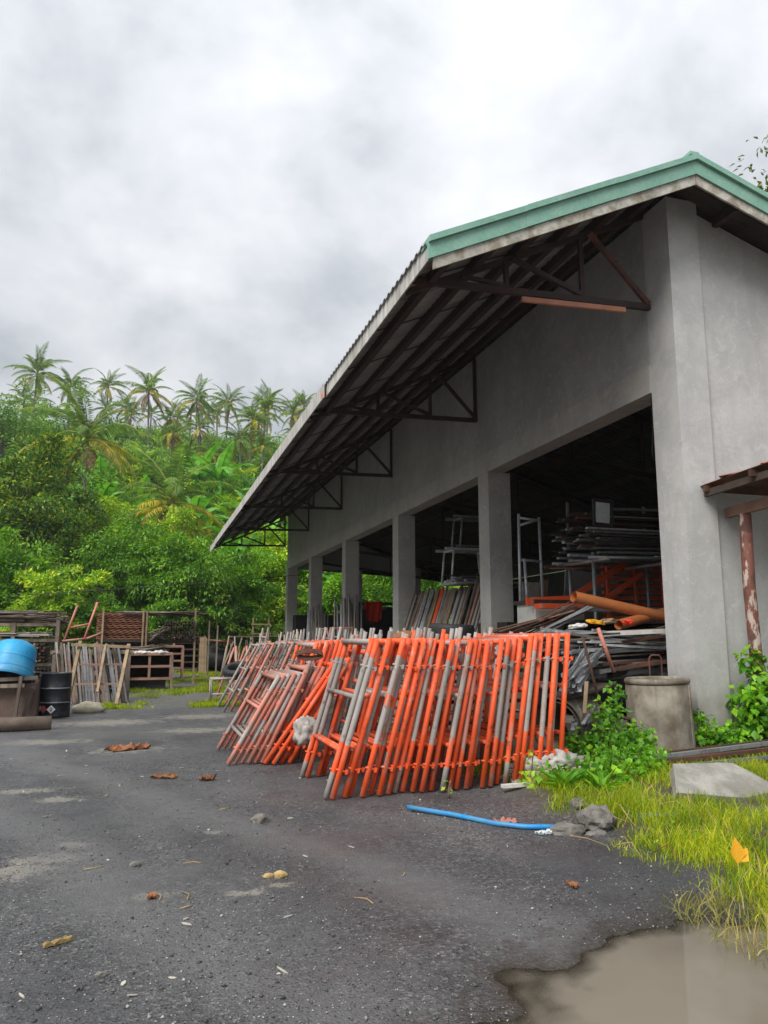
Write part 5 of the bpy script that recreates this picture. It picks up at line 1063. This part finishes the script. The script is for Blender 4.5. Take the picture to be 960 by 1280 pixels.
leaf_plant('creeping_weed', [(3.75 + .3 * math.cos(k * 2.4) + .16 * k, 5.1 + .22 * k, .07, .10) for k in range(7)], 60, .045, 'patch of low small-leaved creeper within the yellow grass', 'weed', 'vine_green', (4.2, 5.8, 0.0), 16, stems=False)
leaf_plant('weed_sprout', [(2.98, 7.55, .07, .08), (3.0, 7.6, .14, .06)], 70, .05, 'tiny yellow weed under the middle of the orange row', 'weed', 'leaf_yellow', (2.98, 7.55, 0), 13)
leaf_plant('weed_bush', [(7.9, 7.9, .18, .3), (8.5, 7.6, .2, .35), (7.5, 7.5, .12, .28), (8.9, 8.2, .3, .4)], 90, .085, 'low weeds behind the broken slab towards the lean-to', 'bush', 'vine_green', (8.2, 7.8, 0), 14)
for k, (x, y) in enumerate(((4.3, 6.9), (4.1, 7.2))):
    g = np.random.default_rng(30 + k); n = 24; a = g.uniform(0, 6.28, n); A_ = np.stack([np.cos(a), np.sin(a), g.uniform(.4, 1.5, n)], 1); l = g.uniform(.18, .34, n)
    V, F = leaves(np.tile([x, y, gz(x, y) + .03], (n, 1)) + g.normal(size=(n, 3)) * .02, A_, np.tile([0, 0, 1.0], (n, 1)) + .2 * g.normal(size=(n, 3)), l, l * .2, .1, .3)
    o = thing('broadleaf_weed', ['tuft of broad green blades before the bushy weeds', 'tuft of broad green blades by the white battens'][k], 'weed', (x, y, 0), 'broad-bladed tufts in the grass'); link('blades', np_mesh('blades', V - np.array([x, y, 0]), F, ['vine_green']), o)

# broadleaf trees
def tree(x, y, h, rad, label, mat, seed, L=.34, ncl=60, nl=90, trunk_r=.16, ratio=.42, droop=.35, name='broadleaf_tree', low=-.55, z=None, shell=.45, group=None, cat='tree'):
    z = (terr(x, y) if y > 45 else gz(x, y)) if z is None else z; rt = random.Random(seed)
    o = thing(name, label, cat, (x, y, z), group); cz = h - rad[2] * .8
    V, F = crown(rad, int(ncl * .8), int(nl * 1.6), L * .78, ratio, seed, low, droop=droop, shell=shell); V[:, 2] += cz
    link('crown', np_mesh('crown', V, F, [mat]), o); mb = MB()
    mb.path([(0, 0, -.3), (rt.uniform(-.1, .1), .05, cz * .4), (rt.uniform(-.2, .2), 0, cz), (0, 0, cz + rad[2] * .5)], [trunk_r * 1.2, trunk_r, trunk_r * .7, trunk_r * .2], 8)
    for k in range(7):
        a = rt.uniform(0, 6.28); r_ = rt.uniform(.5, .9); z0 = cz * rt.uniform(.45, 1.0)
        mb.path([(0, 0, z0), (rad[0] * r_ * .45 * math.cos(a), rad[1] * r_ * .45 * math.sin(a), z0 + rad[2] * .25), (rad[0] * r_ * math.cos(a), rad[1] * r_ * math.sin(a), z0 + rad[2] * rt.uniform(.3, .7))], [trunk_r * .5, trunk_r * .35, trunk_r * .1], 6)
    mb.build('trunk', 'bark', o, False); return o
tree(-7.9, 53, 9.6, (4.4, 4.0, 4.2), 'dark dense mango tree with yellowish tips high on the slope', 'leaf_dark', 1, .42, 110, 150, .3, low=-.8)
tree(-16.5, 92, 9.0, (6.2, 5.5, 5.2), 'big rounded pale tree at the crest under the tallest palm', 'leaf_far', 2, .5, 90, 110, .3)
tree(2.3, 46.5, 6.3, (3.1, 2.8, 3.0), 'feathery bright green tree drooping beside the warehouse end', 'leaf_mid', 3, .34, 120, 150, .2, ratio=.32, droop=.8, low=-.9)
tree(-1.9, 48, 6.3, (2.9, 2.6, 2.9), 'rounded mid green tree behind the wavy board rack', 'leaf_mid', 4, .34, 100, 130, .2, ratio=.34, droop=.7, low=-.9)
tree(-6.6, 44.5, 6.2, (2.8, 2.5, 2.9), 'leafy tree with pale tips above the lumber rack', 'leaf_mid', 5, .34, 100, 130, .2, low=-.9)
tree(.3, 52.5, 6.0, (2.6, 2.6, 2.6), 'yellow green tree below the yellowing low palm', 'leaf_yellow', 6, .34, 80, 120, .18, low=-.9)
tree(5.3, 50, 5.8, (2.2, 2.4, 2.9), 'dark bushy tree touching the last column', 'leaf_mid', 7, .30, 80, 130, .16, low=-.9)
tree(8.6, 56, 5.2, (3, 2.6, 2.6), 'bright bushy tree seen behind the end of the canopy', 'leaf_yellow', 8, .32, 80, 120, .18, low=-.9)
tree(-3.4, 57, 6.2, (2.6, 2.5, 2.8), 'light green bushy tree beneath the wide low palm', 'leaf_yellow', 9, .36, 80, 110, .18, low=-.9)
tree(-4.4, 41, 4.2, (1.9, 1.6, 1.7), 'bright yellow green shrub behind the red ladder frame', 'leaf_yellow', 10, .30, 60, 110, .1, name='leafy_shrub', low=-.9, cat='shrub')
tree(-4.6, 50.5, 6.6, (2.5, 2.4, 2.7), 'dense dark tree just before the mango tree', 'leaf_dark', 12, .34, 80, 120, .18, low=-.9)
tree(12.5, 49, 4.9, (2.6, 2.2, 2.3), 'dark bushy tree seen through the fourth bay', 'leaf_mid', 13, .30, 70, 110, .15, low=-.9)
tree(17.0, 50, 5.6, (3.2, 2.2, 2.8), 'broad bushy tree seen through the third bay', 'leaf_mid', 14, .30, 80, 120, .15, low=-.9)
tree(22.6, 21.5, 19.0, (4.6, 4.6, 5.2), 'tall sparse tree rising behind the roof ridge', 'leaf_sparse', 15, .34, 70, 60, .3, ratio=.45, z=0, shell=.7)
for k, (x, y, h, r) in enumerate(((-7.2, 38, 2.8, 1.5), (-2.9, 41.5, 3.4, 1.7), (-.6, 42.5, 3.0, 1.5), (1.2, 43, 3.2, 1.6), (3.6, 44, 3.2, 1.5), (5.0, 45.5, 3.4, 1.4), (-9.5, 40, 3.4, 2.0), (10.2, 50, 3.4, 1.8))):
    tree(x, y, h, (r, r * .9, r * .85), ['leafy shrub above the heaped sticks behind the barrel', 'dark shrub behind the red ladder frame', 'dense shrub just over the wavy boards', 'shrub hanging over the firewood stack', 'dark shrub over the black covered mound', 'shrub beside the yellow trestle', 'shrub beyond the end of the lumber rack', 'shrub seen beyond the farthest columns'][k], ['leaf_yellow', 'leaf_mid', 'leaf_mid', 'leaf_mid', 'leaf_dark', 'leaf_mid', 'leaf_mid', 'leaf_yellow'][k], 40 + k, .26, 50, 110, .07, name='leafy_shrub', low=-.9, z=-.1, group='shrubs along the jungle edge', cat='shrub')

# palms: frond meshes shared, each frond its own object
def frond_mesh(name, L, e0, e1, hang, mats, seed, nl=46, W=.62):
    g = np.random.default_rng(seed); n = 14; el = np.linspace(e0, e1, n); seg = L / (n - 1); p = [np.zeros(3)]
    for k in range(n - 1): p.append(p[-1] + seg * np.array([math.cos(el[k]), 0, math.sin(el[k])]))
    p = np.array(p); tt = np.linspace(.14, 1, nl); P, A, Q, LL = [], [], [], []
    for t in tt:
        f = t * (n - 1); i = min(int(f), n - 2); c = p[i] + (p[i + 1] - p[i]) * (f - i); d = nrm(p[i + 1] - p[i]); upv = np.cross(d, [0, 1, 0]); upv = -upv if upv[2] < 0 else upv
        for s in (-1, 1):
            sd = np.array([0, s, 0]); ax = d * (.35 + .5 * t) + sd * 1.0 + upv * .25 + np.array([0, 0, -hang]) + g.normal(size=3) * .09
            P.append(c); A.append(ax); Q.append(upv + .15 * g.normal(size=3)); LL.append(W * (math.sin(math.pi * (.16 + .8 * t)) ** .7) * g.uniform(.85, 1.1))
    LL = np.array(LL); V, F = leaves(np.array(P), np.array(A), np.array(Q), LL, LL * .085 + .01, .0, .25)
    mb = MB(); mb.path([tuple(q) for q in p], list(np.linspace(.045, .008, n)), 4); b = len(V)
    T = []
    for f in mb.f: T += [[f[0], f[i], f[i + 1]] for i in range(1, len(f) - 1)]
    V = np.concatenate([V, np.array(mb.v)]); F = np.concatenate([F, np.array(T) + b])
    mi = np.concatenate([np.zeros(b // 2, int), np.ones(len(T), int)]); return np_mesh(name, V, F, mats, mi)
FM = [[frond_mesh('frond', 4.0, R(78), R(20), .2, ['palm_green', 'palm_yellow'], 1), frond_mesh('frond', 4.1, R(70), R(-10), .35, ['palm_green', 'palm_yellow'], 2)],
      [frond_mesh('frond', 4.2, R(48), R(-45), .55, ['palm_green', 'palm_yellow'], 3), frond_mesh('frond', 4.2, R(35), R(-50), .7, ['palm_green', 'palm_yellow'], 4)],
      [frond_mesh('frond', 4.0, R(8), R(-68), .9, ['palm_green', 'palm_yellow'], 5), frond_mesh('frond', 3.9, R(0), R(-75), 1.0, ['palm_yellow', 'palm_yellow'], 6)],
      [frond_mesh('frond', 3.3, R(-40), R(-88), 1.0, ['palm_dead', 'palm_dead'], 7), frond_mesh('frond', 3.4, R(-25), R(-85), 1.0, ['palm_yellow', 'palm_dead'], 8)]]
def palm(x, y, cz, rad, label, seed, dead=3, n=22, yellow=False, trunk_r=.125, lean=.0):
    rt = random.Random(seed); z0 = terr(x, y) - .3; o = thing('coconut_palm', label, 'palm tree', (x, y, z0), 'coconut palms on the hillside'); h = cz - z0; s = rad / (3.5 if y > 90 else 2.65)
    mb = MB(); lx = rt.uniform(-1, 1) * .06 * h; pts = [(lx * (1 - t) ** 2 - lx, 0, h * t) for t in np.linspace(0, 1, 8)]; pts = [(a + lx - lx * (1 - (1 - k / 7) ** 2) * 0, b, c) for k, (a, b, c) in enumerate(pts)]
    ex = pts[-1][0]; pts = [(a - ex, b, c) for a, b, c in pts]
    mb.path(pts, [trunk_r * 1.35] + [trunk_r] * 5 + [trunk_r * .85, trunk_r * .8], 8); mb.build('trunk', 'palm_bark', o, False)
    plan = [0] * 6 + [1] * 8 + [2] * (n - 15) + [3] * dead; a = rt.uniform(0, 6)
    for k, c in enumerate(plan):
        a += 2.4 + rt.uniform(-.45, .45); me = FM[c][1 if (yellow and c == 2) or rt.random() < .4 else 0]
        link('frond', me, o, (0, 0, h - .02 * k), (rt.uniform(-.25, .25), rt.uniform(-.22, .22), a), s * rt.uniform(.72, 1.15))
    return o
PALMS = [(-15.9, 110, 36.2, 4.1, 'tallest coconut palm, standing apart at the far end of the crest', 3), (-12.1, 115, 36.6, 3.3, 'palm just behind the tallest one, half hidden by it', 2), (-7.9, 130, 40.6, 3.3, 'small distant palm on the crest before the pair', 2),
         (-5.2, 135, 40.4, 3.0, 'small drooping palm beside the broad-crowned one', 3), (-1.2, 108, 34.1, 4.2, 'broad-crowned palm with a pale bare trunk in the middle of the crest', 4), (3.6, 140, 41.2, 3.4, 'faint far palm between the broad-crowned and the twin-trunked', 2),
         (6.0, 122, 38.3, 4.1, 'twin-trunked upright palm on the crest', 3), (11.2, 125, 38.0, 3.7, 'loose pale palm next to the twin-trunked one', 3), (12.8, 105, 31.4, 3.8, 'palm with a brown dead frond hanging near the canopy', 6),
         (18.5, 130, 40.6, 3.6, 'dark palm close above the canopy edge', 2), (21.2, 120, 37.8, 3.9, 'palm partly hidden by the canopy edge', 2), (-6.2, 75, 19.2, 4.6, 'wide low palm with yellowing fronds in mid slope', 4), (1.4, 57, 10.6, 3.7, 'low yellowing palm nearest to the warehouse', 3),
         (6.7, 98, 24.2, 2.8, 'palm with a skirt of brown dead fronds', 12), (2.1, 104, 27.4, 2.8, 'brownish palm under the broad-crowned one', 8), (10.7, 100, 26.6, 2.9, 'slim palm below the canopy edge with a leaning trunk', 4), (-18.5, 118, 34.5, 3.6, 'palm at the end of the crest beyond the tallest', 2), (15.5, 112, 33.4, 3.4, 'green palm just under the canopy edge', 3),
         (9.0, 140, 42.0, 3.3, 'farthest small palm over the loose pale one', 2), (24.5, 128, 40.0, 3.6, 'palm beyond the canopy edge', 2)]
for k, (x, y, z, r, lb_, dd) in enumerate(PALMS): palm(x, y, z + .9 + (((k * 7) % 5) - 2) * .55 * (0 < k < 20 and y > 100), r, lb_, 100 + k, dd, 24 if y < 80 else 21, yellow=y < 80)
for k in range(20):
    rt = random.Random(900 + k); y = rt.uniform(98, 150); x = rt.uniform(-.17 * y, .30 * y)
    palm(x, y, terr(x, y) + rt.uniform(4.5, 8.0), rt.uniform(2.2, 3.0), 'coconut palm in the crowded grove %s %s' % ('far up' if y > 130 else 'high on the slope' if y > 110 else 'lower down', 'by the canopy edge' if x > .13 * y else 'below the twin-trunked palm' if x > 0 else 'towards the tallest palm'), 400 + k, rt.choice((1, 2, 4)), 19)
palm_twin = MB().path([(6.9, 122.3, terr(6.9, 122) - .3), (6.6, 122.3, 34), (6.2, 122.2, 37.8)], .14, 7); palm_twin.single('leaning_palm_stem', 'palm_bark', 'second bare trunk leaning to the twin-trunked palm', 'palm trunk', Vector((6.9, 122.3, terr(6.9, 122))))

# banana plants: each big leaf an object
def banana_leaf(name, L, Wd, e0, e1, seed):
    g = random.Random(seed); n = 13; el = np.linspace(e0, e1, n); p = [np.zeros(3)]
    for k in range(n - 1): p.append(p[-1] + L / (n - 1) * np.array([math.cos(el[k]), 0, math.sin(el[k])]))
    mb = MB()
    for s in (-1, 1):
        for k in range(1, n - 1):
            t0, t1 = k / (n - 1), (k + 1) / (n - 1); w0 = Wd * max(.02, math.sin(math.pi * min(1, t0 * .92 + .06))) ** .6; w1 = Wd * max(.0, math.sin(math.pi * min(1, t1 * .92 + .08))) ** .6
            dz = -.18 * Wd + g.uniform(-.10, .04) * Wd; gap = .0 if g.random() < .6 else .3
            a, b = p[k], p[k + 1]; q = b + (a - b) * gap * .5
            mb.add([a, b, q + np.array([0, s * w1, dz]), a + np.array([0, s * w0, dz])], [(0, 1, 2, 3)] if s > 0 else [(3, 2, 1, 0)])
    mb.path([tuple(q) for q in p], list(np.linspace(.05, .008, n)), 5); return mb.mesh(name, 'banana_green')
BL = [banana_leaf('leaf', 2.6, .34, R(80), R(25), 1), banana_leaf('leaf', 2.8, .38, R(65), R(-25), 2), banana_leaf('leaf', 2.6, .36, R(50), R(-60), 3)]
def banana(x, y, top, label, seed, s=1.0):
    rt = random.Random(seed); z0 = terr(x, y) - .2 if y > 45 else gz(x, y); o = thing('banana_plant', label, 'banana plant', (x, y, z0), 'banana plants in the thicket'); h = max(.8, top - z0 - 1.6 * s)
    MB().path([(0, 0, 0), (.03, 0, h * .5), (0, 0, h)], [.16 * s, .13 * s, .09 * s], 8).build('trunk', 'banana_green', o, False); a = rt.uniform(0, 6)
    for k in range(8): a += 2.4 + rt.uniform(-.3, .3); link('leaf', BL[0 if k < 2 else 1 if k < 5 else 2], o, (0, 0, h - .03 * k), (0, 0, a), s * rt.uniform(.85, 1.15))
for k, (x, y, t, s, lb_) in enumerate(((-3.7, 60, 12.6, 1.1, 'banana plant with one bright upright leaf below the wide low palm'), (6.4, 58, 9.4, 1.2, 'banana plant under the canopy tip'), (8.6, 60, 10.2, 1.2, 'banana plant behind the hanging truss end'), (15.1, 62, 7.6, 1.3, 'banana plant framed by the fifth and fourth columns'),
        (17.6, 60, 7.6, 1.2, 'banana plant behind the red cloth'), (6.6, 80, 19.6, 1.3, 'banana plant high on the slope under the dead-skirted palm'), (8.6, 66, 12.6, 1.2, 'banana plant midway above the last column'), (4.8, 85, 20.6, 1.4, 'highest banana plant on the slope'), (13.4, 54, 6.2, 1.3, 'banana plant with pale drooping leaves beside the fifth column'),
        (10.9, 70, 14.8, 1.3, 'banana plant close below the canopy edge'), (-.8, 66, 12.6, 1.2, 'banana plant between the two yellowing palms'), (3.4, 64, 12.2, 1.2, 'banana plant behind the nearest yellowing palm'), (4.6, 52, 6.6, 1.1, 'banana plant beside the dark bushy tree'), (12.0, 57, 6.8, 1.2, 'banana plant beyond the farthest bay'))): banana(x, y, t + 1.0, lb_, 200 + k, s * 1.35)

# undergrowth: the mass of the jungle nobody could count
def undergrowth():
    g = np.random.default_rng(77); Vs, Fs, off = [], [], 0; MI = []
    protos = []
    for k in range(10):
        kind = k % 5
        if kind < 3: V, F = crown((1, 1, .85), 26, 26, .20, .45, 300 + k, -.4, clump=(.28, .5), droop=.3)
        elif kind == 3:
            n = 260; a = g.uniform(0, 6.28, n); A = np.stack([np.cos(a), np.sin(a), g.uniform(.1, 1.6, n)], 1); l = g.uniform(.5, 1.1, n); V, F = leaves(g.normal(size=(n, 3)) * [.4, .4, .25], A, np.tile([0, 0, 1.], (n, 1)) + .3 * g.normal(size=(n, 3)), l, l * .16, .1, .3)
        else: V, F = crown((1, 1, 1.1), 24, 30, .17, .32, 300 + k, -.5, clump=(.3, .5), droop=.9)
        protos.append((V, F, kind))
    n = 0
    while n < 800:
        y = 46.5 + 112 * g.random() ** 1.25; x = g.uniform(-.23 * y - 5, .40 * y + 4)
        r = (1.0 + .008 * y) * g.uniform(.65, 1.4); V, F, kind = protos[g.integers(10)]; a = g.uniform(0, 6.28); ca, sa = math.cos(a), math.sin(a)
        v = V * r * np.array([1, 1, g.uniform(.8, 1.3)]); v = np.stack([v[:, 0] * ca - v[:, 1] * sa + x, v[:, 0] * sa + v[:, 1] * ca + y, v[:, 2] + terr(x, y) + r * .45], 1)
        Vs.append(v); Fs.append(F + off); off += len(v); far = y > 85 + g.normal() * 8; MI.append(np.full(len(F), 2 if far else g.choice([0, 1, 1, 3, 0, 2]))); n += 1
    tag(link('undergrowth', np_mesh('undergrowth', np.concatenate(Vs), np.concatenate(Fs), ['leaf_mid', 'leaf_yellow', 'leaf_far', 'leaf_dark'], np.concatenate(MI))), kind='stuff')
undergrowth()

# ------------------------------------------------------------------ moist air over the hillside
hz = MB().box((25, 130, 28), (560, 560, 60)); hm = bpy.data.materials.new('haze'); hm.use_nodes = True; ht = hm.node_tree; ht.nodes.clear()
ho = ht.nodes.new('ShaderNodeOutputMaterial'); hv = ht.nodes.new('ShaderNodeVolumePrincipled'); hv.inputs['Density'].default_value = 0.0004; hv.inputs['Color'].default_value = (0.93, 0.95, 0.98, 1); hv.inputs['Anisotropy'].default_value = 0.3
ht.links.new(hv.outputs[0], ho.inputs['Volume']); MATS['haze'] = hm
tag(hz.build('haze', 'haze'), kind='stuff')
